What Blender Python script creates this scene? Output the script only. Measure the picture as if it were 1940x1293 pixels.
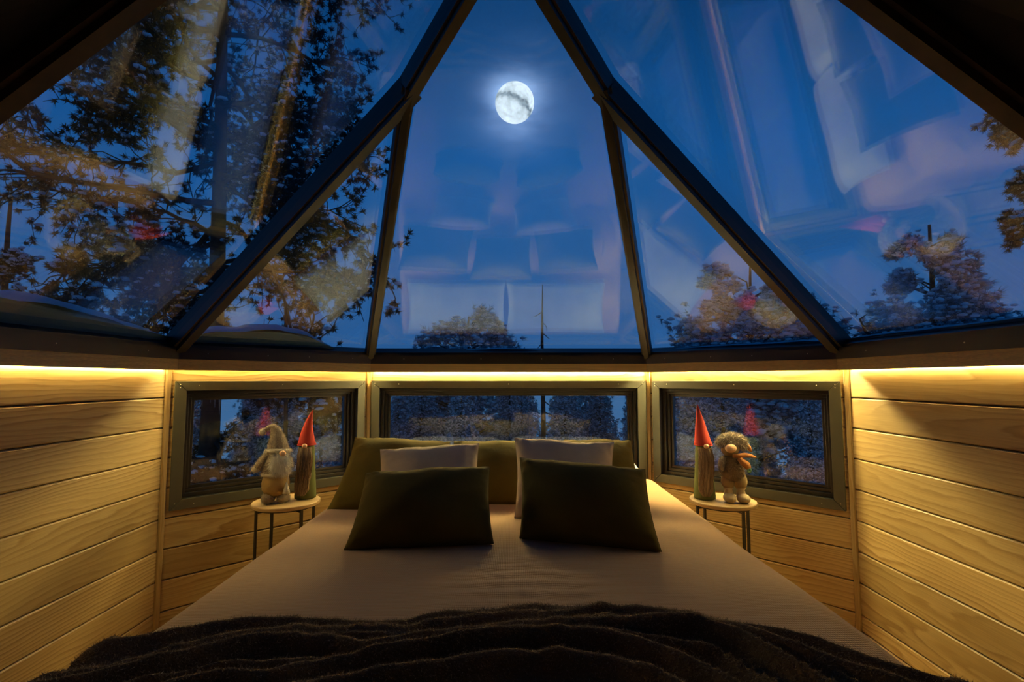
import bpy, bmesh, math, random
import numpy as np
from mathutils import Vector, Matrix, noise as mnoise

for o in list(bpy.data.objects):
    bpy.data.objects.remove(o, do_unlink=True)
SC = bpy.context.scene
COL = SC.collection
PI = math.pi

# ------------------------------------------------------------------ camera, sky, exposure
cam_d = bpy.data.cameras.new('camera')
cam_d.sensor_width = 36.0
cam_d.lens = 36.0 * 950.0 / 1940.0
cam_d.clip_end = 2000
cam = bpy.data.objects.new('camera', cam_d)
COL.objects.link(cam)
cam.location = (0.02, 0.0, 1.10)
cam.rotation_euler = (PI / 2 + 0.0758, 0, 0)
SC.camera = cam

vs = SC.view_settings
vs.view_transform = 'Standard'
vs.look = 'None'
vs.exposure = 0.0
vs.gamma = 1.0
vs.use_curve_mapping = False
try:
    SC.cycles.use_denoising = True
    SC.cycles.max_bounces = 10
    SC.cycles.diffuse_bounces = 4
    SC.cycles.transparent_max_bounces = 16
    SC.cycles.sample_clamp_indirect = 4.0
    SC.cycles.caustics_reflective = False
    SC.cycles.caustics_refractive = False
except Exception:
    pass

MOON_DIR = Vector((0.00475, 0.86808, 0.49641))
LED_STRENGTH = 200.0
LED_COLOR = (1.0, 0.78, 0.30, 1)
SKY_GAIN = 1.28


class NT:
    """small node-tree writer"""
    def __init__(self, tree):
        self.t = tree
        tree.nodes.clear()

    def n(self, typ, **kw):
        nd = self.t.nodes.new(typ)
        for k, v in kw.items():
            if k == 'ins':
                for kk, vv in v.items():
                    if isinstance(vv, bpy.types.NodeSocket):
                        self.t.links.new(vv, nd.inputs[kk])
                    else:
                        nd.inputs[kk].default_value = vv
            else:
                setattr(nd, k, v)
        return nd

    def math(self, op, a, b=None, c=None, clamp=False):
        nd = self.t.nodes.new('ShaderNodeMath')
        nd.operation = op
        nd.use_clamp = clamp
        for i, v in enumerate((a, b, c)):
            if v is None:
                continue
            if isinstance(v, bpy.types.NodeSocket):
                self.t.links.new(v, nd.inputs[i])
            else:
                nd.inputs[i].default_value = v
        return nd.outputs[0]

    def ramp(self, fac, stops, interp='LINEAR'):
        nd = self.t.nodes.new('ShaderNodeValToRGB')
        cr = nd.color_ramp
        cr.interpolation = interp
        while len(cr.elements) < len(stops):
            cr.elements.new(0.5)
        for e, (p, c) in zip(cr.elements, stops):
            e.position = p
            e.color = tuple(c) + ((1,) if len(c) == 3 else ())
        self.t.links.new(fac, nd.inputs[0])
        return nd.outputs[0]

    def mix(self, fac, a, b, mode='MIX'):
        nd = self.t.nodes.new('ShaderNodeMix')
        nd.data_type = 'RGBA'
        nd.blend_type = mode
        for i, v in ((0, fac), (6, a), (7, b)):
            if isinstance(v, bpy.types.NodeSocket):
                self.t.links.new(v, nd.inputs[i])
            else:
                nd.inputs[i].default_value = v if i == 0 else (tuple(v) + ((1,) if len(v) == 3 else ()))
        return nd.outputs[2]

    def link(self, a, b):
        self.t.links.new(a, b)


world = bpy.data.worlds.new('dusk_sky')
SC.world = world
world.use_nodes = True
w = NT(world.node_tree)
tc = w.n('ShaderNodeTexCoord')
sep = w.n('ShaderNodeSeparateXYZ', ins={0: tc.outputs['Generated']})
grad = w.ramp(sep.outputs[2], [(0.0, (0.047, 0.137, 0.285)), (0.15, (0.040, 0.137, 0.298)), (0.40, (0.010, 0.112, 0.290)),
                               (0.60, (0.0006, 0.052, 0.150)), (1.0, (0.0005, 0.030, 0.095))])
dot = w.n('ShaderNodeVectorMath', operation='DOT_PRODUCT', ins={0: tc.outputs['Generated'], 1: tuple(MOON_DIR.normalized())})
cosv = w.math('MAXIMUM', dot.outputs['Value'], 0.0)
cmap = w.n('ShaderNodeMapping', ins={0: tc.outputs['Generated'], 3: (3.0, 3.0, 9.0)})
cn = w.n('ShaderNodeTexNoise', ins={'Vector': cmap.outputs[0], 'Scale': 2.2, 'Detail': 5.0, 'Roughness': 0.55})
wisps = w.ramp(cn.outputs[0], [(0.38, (0.45, 0.45, 0.45)), (0.68, (1.3, 1.3, 1.3))])
h1 = w.math('MULTIPLY', w.math('POWER', cosv, 1300.0), 0.80)
h2 = w.math('MULTIPLY', w.math('POWER', cosv, 330.0), 0.17)
h3 = w.math('MULTIPLY', w.math('POWER', cosv, 18.0), 0.050)
halo = w.math('ADD', h1, h2)
halo_c = w.mix(1.0, w.mix(1.0, (0.90, 0.88, 1.0), wisps, 'MULTIPLY'), halo, 'MULTIPLY')
halo_c = w.mix(1.0, halo_c, w.mix(1.0, (0.24, 0.58, 1.0), h3, 'MULTIPLY'), 'ADD')
skyc = w.mix(1.0, grad, halo_c, 'ADD')
bg = w.n('ShaderNodeBackground', ins={'Color': skyc, 'Strength': SKY_GAIN})
wo = w.n('ShaderNodeOutputWorld', ins={0: bg.outputs[0]})

# ------------------------------------------------------------------ materials


def mat(name):
    m = bpy.data.materials.new(name)
    m.use_nodes = True
    t = NT(m.node_tree)
    out = t.n('ShaderNodeOutputMaterial')
    return m, t, out


def bsdf(t, out, col, rough=0.6, bump=None, bstr=0.3, bdist=0.002, **kw):
    b = t.n('ShaderNodeBsdfPrincipled')
    if isinstance(col, bpy.types.NodeSocket):
        t.link(col, b.inputs['Base Color'])
    else:
        b.inputs['Base Color'].default_value = tuple(col) + (1,)
    if isinstance(rough, bpy.types.NodeSocket):
        t.link(rough, b.inputs['Roughness'])
    else:
        b.inputs['Roughness'].default_value = rough
    for k, v in kw.items():
        b.inputs[k.replace('_', ' ')].default_value = v
    if bump is not None:
        bp = t.n('ShaderNodeBump', ins={'Height': bump, 'Strength': bstr, 'Distance': bdist})
        t.link(bp.outputs[0], b.inputs['Normal'])
    t.link(b.outputs[0], out.inputs[0])
    return b


def m_simple(name, col, rough=0.6, var=0.25, scale=30.0, bstr=0.2, bdist=0.002, rand=0.0, **kw):
    """plain coloured surface with a little mottling and fine relief"""
    m, t, out = mat(name)
    tc = t.n('ShaderNodeTexCoord')
    nz = t.n('ShaderNodeTexNoise', ins={'Vector': tc.outputs['Object'], 'Scale': scale, 'Detail': 4.0})
    lo = tuple(c * (1 - var) for c in col)
    hi = tuple(min(1, c * (1 + var)) for c in col)
    c = t.ramp(nz.outputs[0], [(0.3, lo), (0.7, hi)])
    if rand:
        oi = t.n('ShaderNodeObjectInfo')
        v = t.math('MULTIPLY_ADD', oi.outputs['Random'], rand, 1 - rand / 2)
        c = t.mix(1.0, c, v, 'MULTIPLY')
    bsdf(t, out, c, rough, nz.outputs[0], bstr, bdist, **kw)
    return m


def m_wood(name, light, mid, dark, freq=95.0, rough=0.45, gain=1.0, upright=False):
    m, t, out = mat(name)
    tc = t.n('ShaderNodeTexCoord')
    oi = t.n('ShaderNodeObjectInfo')
    off = t.n('ShaderNodeCombineXYZ', ins={0: t.math('MULTIPLY', oi.outputs['Random'], 61.0), 1: t.math('MULTIPLY', oi.outputs['Random'], 17.0),
                                           2: t.math('MULTIPLY', oi.outputs['Random'], 143.0)})
    src = tc.outputs['Object']
    if upright:
        so = t.n('ShaderNodeSeparateXYZ', ins={0: src})
        src = t.n('ShaderNodeCombineXYZ', ins={0: so.outputs[2], 1: so.outputs[1], 2: so.outputs[0]}).outputs[0]
    p = t.n('ShaderNodeVectorMath', operation='ADD', ins={0: src, 1: off.outputs[0]})
    sp = t.n('ShaderNodeSeparateXYZ', ins={0: p.outputs[0]})
    m1 = t.n('ShaderNodeMapping', ins={0: p.outputs[0], 3: (1.1, 1.0, 7.0)})
    n1 = t.n('ShaderNodeTexNoise', ins={'Vector': m1.outputs[0], 'Scale': 1.0, 'Detail': 2.0, 'Roughness': 0.35})
    m2 = t.n('ShaderNodeMapping', ins={0: p.outputs[0], 3: (3.0, 3.0, 14.0)})
    n2 = t.n('ShaderNodeTexNoise', ins={'Vector': m2.outputs[0], 'Scale': 1.6, 'Detail': 3.0})
    k = t.math('MULTIPLY_ADD', oi.outputs['Random'], freq * 0.7, freq * 0.25)
    field = t.math('ADD', t.math('MULTIPLY', sp.outputs[2], k), t.math('ADD', t.math('MULTIPLY', n1.outputs[0], 9.0), t.math('MULTIPLY', n2.outputs[0], 1.6)))
    fr = t.math('FRACT', field)
    ring = t.ramp(fr, [(0.0, light), (0.5, mid), (0.86, dark), (1.0, light)])
    mq = t.n('ShaderNodeMapping', ins={0: p.outputs[0], 3: (0.8, 1.0, 5.0)})
    nq = t.n('ShaderNodeTexNoise', ins={'Vector': mq.outputs[0], 'Scale': 1.3, 'Detail': 3.0})
    ring = t.mix(t.ramp(nq.outputs[0], [(0.36, (0, 0, 0)), (0.66, (0.85, 0.85, 0.85))]), ring, mid)
    m3 = t.n('ShaderNodeMapping', ins={0: p.outputs[0], 3: (5.0, 60.0, 420.0)})
    n3 = t.n('ShaderNodeTexNoise', ins={'Vector': m3.outputs[0], 'Scale': 1.0, 'Detail': 3.0})
    fib = t.ramp(n3.outputs[0], [(0.3, (0.84, 0.84, 0.84)), (0.7, (1.08, 1.08, 1.08))])
    c = t.mix(1.0, ring, fib, 'MULTIPLY')
    # an occasional knot
    m4 = t.n('ShaderNodeMapping', ins={0: p.outputs[0], 3: (1.9, 1.0, 4.5)})
    vo = t.n('ShaderNodeTexVoronoi', ins={'Vector': m4.outputs[0], 'Scale': 1.0, 'Randomness': 1.0})
    kn = t.ramp(vo.outputs['Distance'], [(0.03, (1, 1, 1)), (0.085, (0, 0, 0))])
    c = t.mix(t.math('MULTIPLY', kn, 0.55), c, tuple(x * 0.5 for x in dark))
    v = t.math('MULTIPLY_ADD', oi.outputs['Random'], 0.36, 0.78 * gain)
    c = t.mix(1.0, c, v, 'MULTIPLY')
    bsdf(t, out, c, rough, n3.outputs[0], 0.12, 0.001)
    return m


def m_glass(name, rough, r0=0.05, gain=1.0, tint=(0.70, 0.86, 1.0, 1)):
    """thin clear pane: straight-through light plus a mirror layer that grows at grazing angles"""
    m, t, out = mat(name)
    g = t.n('ShaderNodeNewGeometry')
    d = t.n('ShaderNodeVectorMath', operation='DOT_PRODUCT', ins={0: g.outputs['Incoming'], 1: g.outputs['Normal']})
    c = t.math('ABSOLUTE', d.outputs['Value'])
    s = t.math('POWER', t.math('SUBTRACT', 1.0, c, clamp=True), 5.0)
    fac = t.math('MULTIPLY_ADD', s, (1 - r0), r0)
    fac = t.math('MULTIPLY', fac, gain, clamp=True)
    tr = t.n('ShaderNodeBsdfTransparent', ins={0: tint})
    gl = t.n('ShaderNodeBsdfGlossy', ins={'Color': (0.93, 0.96, 1.0, 1), 'Roughness': rough})
    mx = t.n('ShaderNodeMixShader', ins={0: fac, 1: tr.outputs[0], 2: gl.outputs[0]})
    t.link(mx.outputs[0], out.inputs[0])
    return m


M = {}
M['pine'] = m_wood('pine_boards', (0.62, 0.45, 0.20), (0.54, 0.37, 0.140), (0.36, 0.22, 0.068), freq=72.0)
M['pine_trim'] = m_wood('pine_trim', (0.54, 0.39, 0.17), (0.48, 0.33, 0.125), (0.38, 0.24, 0.08), freq=160, upright=True)
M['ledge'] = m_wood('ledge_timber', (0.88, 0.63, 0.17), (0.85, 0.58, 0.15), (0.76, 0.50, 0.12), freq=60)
M['table_wood'] = m_wood('oak_tabletop', (0.50, 0.35, 0.18), (0.45, 0.305, 0.145), (0.36, 0.23, 0.10), freq=120)
M['floor'] = m_wood('floor_boards', (0.36, 0.25, 0.15), (0.30, 0.20, 0.11), (0.20, 0.12, 0.06), freq=60)
M['core'] = m_simple('dark_gap', (0.05, 0.03, 0.015), 0.9)
M['frame'] = m_simple('grey_green_metal', (0.078, 0.079, 0.060), 0.42, var=0.08, scale=8, bstr=0.03, Metallic=0.0)
M['sash'] = m_simple('black_brown_sash', (0.016, 0.013, 0.010), 0.45, var=0.1, scale=8, bstr=0.03)
M['screw'] = m_simple('screw_metal', (0.55, 0.5, 0.4), 0.3, Metallic=0.9)
M['rafter'] = m_simple('black_brown_rafter', (0.016, 0.012, 0.008), 0.40, var=0.2, scale=6, bstr=0.03)
M['roof_dark'] = m_simple('dark_roof_panel', (0.010, 0.008, 0.006), 0.85, var=0.2)
M['roof_trim'] = m_simple('brown_roof_trim', (0.060, 0.034, 0.016), 0.6, var=0.2)
M['roof_glass'] = m_glass('roof_glass', 0.032, 0.115, 1.4)
M['win_glass'] = m_glass('window_glass', 0.012, 0.10, 1.3, (0.90, 0.96, 1.0, 1))

for nm_, k_ in (('led', 2.2), ('led_corner', 1.2), ('led_corner_right', 4.2), ('led_left', 0.48), ('led_right', 0.52)):
    m, t, out = mat('light_strip_' + nm_)
    em = t.n('ShaderNodeEmission', ins={0: LED_COLOR, 1: LED_STRENGTH * k_})
    t.link(em.outputs[0], out.inputs[0])
    M[nm_] = m


def m_fabric(name, col, weave=900.0, bstr=0.35, var=0.12, sheen=0.3, rough=0.9, bdist=0.001, wrinkle=0.0):
    m, t, out = mat(name)
    tc = t.n('ShaderNodeTexCoord')
    nz = t.n('ShaderNodeTexNoise', ins={'Vector': tc.outputs['Object'], 'Scale': 7.0, 'Detail': 5.0})
    nf = t.n('ShaderNodeTexNoise', ins={'Vector': tc.outputs['Object'], 'Scale': weave, 'Detail': 2.0})
    hsum = nf.outputs[0]
    if wrinkle:
        nw = t.n('ShaderNodeTexNoise', ins={'Vector': tc.outputs['Object'], 'Scale': 22.0, 'Detail': 3.0, 'Distortion': 0.6})
        hsum = t.math('MULTIPLY_ADD', nw.outputs[0], wrinkle, nf.outputs[0])
    c = t.ramp(nz.outputs[0], [(0.3, tuple(x * (1 - var) for x in col)), (0.7, tuple(x * (1 + var) for x in col))])
    b = bsdf(t, out, c, rough, hsum, bstr, bdist)
    b.inputs['Sheen Weight'].default_value = sheen
    b.inputs['Sheen Roughness'].default_value = 0.4
    b.inputs['Sheen Tint'].default_value = tuple(min(1, x * 2.2) for x in col) + (1,)
    b.inputs['Specular IOR Level'].default_value = 0.15
    return m


M['olive'] = m_fabric('olive_velvet', (0.105, 0.080, 0.016), wrinkle=5.0)
M['dark_olive'] = m_fabric('dark_olive_velvet', (0.082, 0.066, 0.018), wrinkle=5.0, sheen=0.7)
M['taupe'] = m_fabric('taupe_linen', (0.52, 0.385, 0.27), weave=500, wrinkle=3.0)
M['mattress'] = m_fabric('white_ticking', (0.7, 0.66, 0.6))
M['bed_base'] = m_fabric('grey_bed_base', (0.14, 0.12, 0.11))

# ribbed coverlet
m, t, out = mat('ribbed_coverlet')
tc = t.n('ShaderNodeTexCoord')
wv = t.n('ShaderNodeTexWave', wave_type='BANDS', bands_direction='Y', ins={'Vector': tc.outputs['Object'], 'Scale': 42.0, 'Distortion': 1.2, 'Detail': 2.0, 'Detail Scale': 3.0})
wv2 = t.n('ShaderNodeTexWave', wave_type='BANDS', bands_direction='X', ins={'Vector': tc.outputs['Object'], 'Scale': 60.0, 'Distortion': 0.8, 'Detail': 1.0, 'Detail Scale': 3.0})
nz = t.n('ShaderNodeTexNoise', ins={'Vector': tc.outputs['Object'], 'Scale': 3.0, 'Detail': 5.0})
hh = t.math('MULTIPLY_ADD', wv2.outputs['Fac'], 0.5, wv.outputs['Fac'])
c = t.ramp(nz.outputs[0], [(0.3, (0.57, 0.335, 0.160)), (0.7, (0.66, 0.395, 0.195))])
c = t.mix(t.math('MULTIPLY', wv.outputs['Fac'], 0.25), c, (0.43, 0.25, 0.12))
b = bsdf(t, out, c, 0.92, hh, 0.45, 0.002)
b.inputs['Sheen Weight'].default_value = 0.15
M['coverlet'] = m

M['throw'] = m_fabric('brown_fur_throw', (0.20, 0.13, 0.070), weave=260, bstr=0.8, var=0.3, sheen=0.25, bdist=0.004)
m, t, out = mat('fur_fibre')
oi = t.n('ShaderNodeNewGeometry')
c = t.ramp(oi.outputs['Random Per Island'], [(0.0, (0.18, 0.118, 0.066)), (0.6, (0.38, 0.26, 0.155)), (1.0, (0.62, 0.46, 0.30))])
bsdf(t, out, c, 0.7)
M['fur'] = m


def m_fibre(name, a, b_, rough=0.8):
    m, t, out = mat(name)
    g = t.n('ShaderNodeNewGeometry')
    c = t.ramp(g.outputs['Random Per Island'], [(0.0, a), (1.0, b_)])
    bsdf(t, out, c, rough)
    return m


M['black_metal'] = m_simple('black_metal', (0.018, 0.017, 0.016), 0.45, var=0.1)
M['red_felt'] = m_fabric('red_felt', (0.42, 0.048, 0.034), weave=400, bstr=0.3)
M['green_felt'] = m_fabric('green_felt', (0.095, 0.110, 0.040), weave=400, bstr=0.3)
M['skin'] = m_simple('peach_felt_nose', (0.68, 0.40, 0.24), 0.8, var=0.08)
M['knit'] = m_fabric('grey_beige_knit', (0.24, 0.19, 0.14), weave=160, bstr=0.9, var=0.35, bdist=0.003)
M['cream'] = m_fabric('cream_plush', (0.62, 0.54, 0.42), weave=160, bstr=0.9, bdist=0.003)
M['tan'] = m_fabric('tan_plush', (0.36, 0.24, 0.10), weave=300, bstr=0.6)
M['brown_plush'] = m_fabric('brown_plush', (0.17, 0.12, 0.07), weave=200, bstr=0.9, var=0.35)
M['suede'] = m_fabric('beige_suede', (0.46, 0.36, 0.22), weave=300)
M['rust'] = m_fabric('rust_felt', (0.36, 0.15, 0.055), weave=300)
M['beard_brown'] = m_fibre('brown_beard_hair', (0.13, 0.085, 0.040), (0.52, 0.38, 0.22))
M['beard_white'] = m_fibre('white_beard_hair', (0.62, 0.57, 0.48), (0.90, 0.86, 0.78))
M['fuzz_cream'] = m_fibre('cream_fuzz', (0.50, 0.42, 0.31), (0.74, 0.66, 0.52))
M['fuzz_grey'] = m_fibre('grey_beige_fuzz', (0.14, 0.11, 0.08), (0.58, 0.50, 0.38))
M['fuzz_brown'] = m_fibre('brown_fuzz', (0.10, 0.07, 0.04), (0.34, 0.26, 0.16))
M['fuzz_hat'] = m_fibre('grey_cream_fuzz', (0.22, 0.17, 0.12), (0.82, 0.74, 0.60))
M['breeches'] = m_fabric('brown_breeches', (0.27, 0.195, 0.10), weave=300, wrinkle=4.0)
M['holly'] = m_simple('green_sprig', (0.10, 0.20, 0.10), 0.6)

M['snow'] = m_simple('snow', (0.80, 0.82, 0.86), 0.8, var=0.05, scale=9, bstr=0.4, bdist=0.02)
M['ice'] = m_simple('ice', (0.55, 0.62, 0.70), 0.15, var=0.05)
M['needle'] = m_fibre('dark_pine_needles', (0.008, 0.011, 0.010), (0.024, 0.030, 0.024))
M['needle_frost'] = m_fibre('frosted_needles', (0.09, 0.12, 0.145), (0.38, 0.44, 0.50))
M['bark'] = m_simple('pine_bark', (0.034, 0.026, 0.020), 0.95, var=0.5, scale=14, bstr=0.8, bdist=0.02)

# the moon: a lit disc of grey seas with a thin dark cloud band on it
m, t, out = mat('moon_surface')
tc = t.n('ShaderNodeTexCoord')
n1 = t.n('ShaderNodeTexNoise', ins={'Vector': tc.outputs['Object'], 'Scale': 0.17, 'Detail': 5.0, 'Roughness': 0.6})
n2 = t.n('ShaderNodeTexNoise', ins={'Vector': tc.outputs['Object'], 'Scale': 0.5, 'Detail': 4.0})
mp = t.n('ShaderNodeMapping', ins={0: tc.outputs['Object'], 2: (0, math.radians(24), 0), 3: (0.06, 0.06, 0.30)})
n3 = t.n('ShaderNodeTexNoise', ins={'Vector': mp.outputs[0], 'Scale': 1.0, 'Detail': 4.0, 'Distortion': 0.5})
cA = t.ramp(n1.outputs[0], [(0.34, (0.80, 0.68, 0.58)), (0.54, (1.22, 1.0, 0.84)), (0.75, (1.4, 1.12, 0.92))])
cB = t.ramp(n2.outputs[0], [(0.35, (0.82, 0.82, 0.82)), (0.65, (1, 1, 1))])
sx = t.n('ShaderNodeSeparateXYZ', ins={0: tc.outputs['Object']})
dd = t.math('ADD', t.math('MULTIPLY_ADD', sx.outputs[2], 0.9, 1.9), t.math('MULTIPLY', sx.outputs[0], 0.42))
dd = t.math('ADD', dd, t.math('MULTIPLY_ADD', n2.outputs[0], 4.0, -2.0))
band = t.math('EXPONENT', t.math('MULTIPLY', t.math('MULTIPLY', dd, dd), -0.55))
band = t.math('MULTIPLY', band, t.ramp(n3.outputs[0], [(0.30, (0.3, 0.3, 0.3)), (0.6, (1, 1, 1))]))
cC = t.mix(t.math('MULTIPLY', band, 0.95, clamp=True), (1, 1, 1), (0.16, 0.22, 0.27))
cc = t.mix(1.0, t.mix(1.0, cA, cB, 'MULTIPLY'), cC, 'MULTIPLY')
em = t.n('ShaderNodeEmission', ins={0: cc, 1: 1.85})
t.link(em.outputs[0], out.inputs[0])
M['moon'] = m

# ------------------------------------------------------------------ mesh helpers


class MB:
    """collects triangles/quads and links them as ONE mesh object"""
    def __init__(self):
        self.v = []
        self.f = []

    def add(self, verts, faces):
        k = len(self.v)
        self.v.extend([tuple(x) for x in verts])
        self.f.extend([tuple(i + k for i in fc) for fc in faces])
        return self

    def box(self, lo, hi, mtx=None):
        x0, y0, z0 = lo
        x1, y1, z1 = hi
        vs_ = [(x0, y0, z0), (x1, y0, z0), (x1, y1, z0), (x0, y1, z0), (x0, y0, z1), (x1, y0, z1), (x1, y1, z1), (x0, y1, z1)]
        if mtx is not None:
            vs_ = [mtx @ Vector(q) for q in vs_]
        return self.add(vs_, [(0, 3, 2, 1), (4, 5, 6, 7), (0, 1, 5, 4), (1, 2, 6, 5), (2, 3, 7, 6), (3, 0, 4, 7)])

    def prism(self, poly, y0, y1, axis='y'):
        """polygon in (x,z) extruded along y"""
        n = len(poly)
        vs_ = [(p[0], y0, p[1]) for p in poly] + [(p[0], y1, p[1]) for p in poly]
        fs = [tuple(range(n)), tuple(range(2 * n - 1, n - 1, -1))]
        for i in range(n):
            j = (i + 1) % n
            fs.append((j, i, i + n, j + n))
        return self.add(vs_, fs)

    def tube(self, path, radii, n=8, cap=True):
        path = [Vector(p) for p in path]
        if not hasattr(radii, '__len__'):
            radii = [radii] * len(path)
        vs_, fs = [], []
        up = None
        for i, p in enumerate(path):
            d = (path[min(i + 1, len(path) - 1)] - path[max(i - 1, 0)])
            d = d.normalized() if d.length > 1e-9 else Vector((0, 0, 1))
            if up is None:
                up = Vector((1, 0, 0)) if abs(d.x) < 0.8 else Vector((0, 1, 0))
            a_ = (up - d * up.dot(d)).normalized()
            up = a_
            b_ = d.cross(a_)
            for k in range(n):
                th = 2 * PI * k / n
                vs_.append(p + (a_ * math.cos(th) + b_ * math.sin(th)) * radii[i])
        for i in range(len(path) - 1):
            for k in range(n):
                k2 = (k + 1) % n
                fs.append((i * n + k, i * n + k2, (i + 1) * n + k2, (i + 1) * n + k))
        if cap:
            fs.append(tuple(range(n - 1, -1, -1)))
            e = (len(path) - 1) * n
            fs.append(tuple(range(e, e + n)))
        return self.add(vs_, fs)

    def lathe(self, prof, n=24, mtx=None):
        """prof: list of (r, z)"""
        vs_, fs = [], []
        for r, z in prof:
            for k in range(n):
                th = 2 * PI * k / n
                vs_.append(Vector((r * math.cos(th), r * math.sin(th), z)))
        for i in range(len(prof) - 1):
            for k in range(n):
                k2 = (k + 1) % n
                fs.append((i * n + k, i * n + k2, (i + 1) * n + k2, (i + 1) * n + k))
        fs.append(tuple(range(n - 1, -1, -1)))
        e = (len(prof) - 1) * n
        fs.append(tuple(range(e, e + n)))
        if mtx is not None:
            vs_ = [mtx @ q for q in vs_]
        return self.add(vs_, fs)

    def ball(self, c, r, nu=14, nv=9, rot=None):
        if not hasattr(r, '__len__'):
            r = (r, r, r)
        vs_, fs = [], []
        for j in range(1, nv):
            ph = PI * j / nv
            for i in range(nu):
                th = 2 * PI * i / nu
                vs_.append(Vector((r[0] * math.sin(ph) * math.cos(th), r[1] * math.sin(ph) * math.sin(th), r[2] * math.cos(ph))))
        vs_.append(Vector((0, 0, r[2])))
        vs_.append(Vector((0, 0, -r[2])))
        top, bot = len(vs_) - 2, len(vs_) - 1
        for j in range(nv - 2):
            for i in range(nu):
                i2 = (i + 1) % nu
                fs.append((j * nu + i, (j + 1) * nu + i, (j + 1) * nu + i2, j * nu + i2))
        for i in range(nu):
            i2 = (i + 1) % nu
            fs.append((top, i, i2))
            fs.append((bot, (nv - 2) * nu + i2, (nv - 2) * nu + i))
        if rot is not None:
            vs_ = [rot @ q for q in vs_]
        c = Vector(c)
        return self.add([q + c for q in vs_], fs)

    def build(self, name, material, parent=None, smooth=False, bevel=0.0, loc=None, rotz=None):
        me = bpy.data.meshes.new(name)
        me.from_pydata(self.v, [], self.f)
        me.update()
        return link(name, me, material, parent, smooth, bevel, loc, rotz)


def link(name, me, material, parent=None, smooth=False, bevel=0.0, loc=None, rotz=None):
    if smooth:
        me.polygons.foreach_set('use_smooth', [True] * len(me.polygons))
    o = bpy.data.objects.new(name, me)
    COL.objects.link(o)
    if material is not None:
        if len(me.materials) == 0:
            me.materials.append(material)
    if parent is not None:
        o.parent = parent
    if loc is not None:
        o.location = loc
    if rotz is not None:
        o.rotation_euler = (0, 0, rotz)
    if bevel:
        bm_ = o.modifiers.new('bevel', 'BEVEL')
        bm_.width = bevel
        bm_.segments = 2
        bm_.limit_method = 'ANGLE'
    return o


def empty(name, loc=(0, 0, 0), rotz=0.0, parent=None):
    o = bpy.data.objects.new(name, None)
    COL.objects.link(o)
    o.location = loc
    o.rotation_euler = (0, 0, rotz)
    o.empty_display_size = 0.1
    if parent:
        o.parent = parent
    return o


def tag(o, label, cat, group=None, kind=None):
    o['label'] = label
    o['category'] = cat
    if group:
        o['group'] = group
    if kind:
        o['kind'] = kind
    return o


def struct(o, label=None, cat=None):
    o['kind'] = 'structure'
    if label:
        o['label'] = label
        o['category'] = cat or 'structure'
    return o


def copy_tree(o, parent=None):
    c = o.copy()
    COL.objects.link(c)
    if parent is not None:
        c.parent = parent
    for ch in list(o.children):
        copy_tree(ch, c)
    return c


def blades(mb_list, n, length, width, rng, droop=0.3, zmin=None, bend=0.0, jitter=0.5, keep=None):
    """n single-triangle fibres standing on the given surface; returns a mesh"""
    V, T = [], []
    for mb in mb_list:
        k = len(V)
        V.extend(mb.v)
        for fc in mb.f:
            for i in range(1, len(fc) - 1):
                T.append((fc[0] + k, fc[i] + k, fc[i + 1] + k))
    V = np.array([tuple(q) for q in V], dtype=np.float64)
    T = np.array(T)
    A, B, C_ = V[T[:, 0]], V[T[:, 1]], V[T[:, 2]]
    nr = np.cross(B - A, C_ - A)
    ar = np.linalg.norm(nr, axis=1)
    ok = ar > 1e-12
    A, B, C_, nr, ar = A[ok], B[ok], C_[ok], nr[ok], ar[ok]
    nr = nr / ar[:, None]
    if keep is not None:
        kk = keep((A + B + C_) / 3, nr)
        A, B, C_, nr, ar = A[kk], B[kk], C_[kk], nr[kk], ar[kk]
    idx = rng.choice(len(ar), size=n, p=ar / ar.sum())
    u, v = rng.random(n), rng.random(n)
    sw = u + v > 1
    u[sw], v[sw] = 1 - u[sw], 1 - v[sw]
    P = A[idx] + (B[idx] - A[idx]) * u[:, None] + (C_[idx] - A[idx]) * v[:, None]
    N = nr[idx]
    d = N + rng.normal(0, jitter, (n, 3)) * 0.6
    d[:, 2] -= droop
    d /= np.linalg.norm(d, axis=1)[:, None]
    L = length * (0.6 + 0.8 * rng.random(n))
    tip = P + d * L[:, None]
    side = np.cross(d, rng.normal(0, 1, (n, 3)))
    side /= np.maximum(np.linalg.norm(side, axis=1)[:, None], 1e-9)
    P0 = P - side * width * 0.5 - N * length * 0.05
    P1 = P + side * width * 0.5 - N * length * 0.05
    vv = np.empty((3 * n, 3))
    vv[0::3], vv[1::3], vv[2::3] = P0, P1, tip
    return tri_mesh('fur', vv, np.arange(3 * n).reshape(-1, 3))


def tri_mesh(name, vv, tt):
    me = bpy.data.meshes.new(name)
    me.vertices.add(len(vv))
    me.vertices.foreach_set('co', np.asarray(vv, dtype=np.float32).ravel())
    nt = len(tt)
    me.loops.add(nt * 3)
    me.loops.foreach_set('vertex_index', np.asarray(tt, dtype=np.int32).ravel())
    me.polygons.add(nt)
    me.polygons.foreach_set('loop_start', np.arange(0, nt * 3, 3, dtype=np.int32))
    me.update(calc_edges=True)
    me.validate()
    return me


# ------------------------------------------------------------------ the room shell
D, A_, B_ = 3.0, 1.5456, 0.833
YC = D - A_
VTX = [(-B_, D), (B_, D), (A_, YC + B_), (A_, YC - B_), (B_, YC - A_), (-B_, YC - A_), (-A_, YC - B_), (-A_, YC + B_)]
WALLS = ['wall_back', 'wall_back_right', 'wall_right', 'wall_front_right', 'wall_front', 'wall_front_left', 'wall_left', 'wall_back_left']
Z_LEDGE, Z_SILL, Z_ROOF = 1.140, 1.190, 1.240
GROOVES = [1.0158 - 0.1349 * i for i in range(8)]
PLANK_T = 0.018

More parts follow.
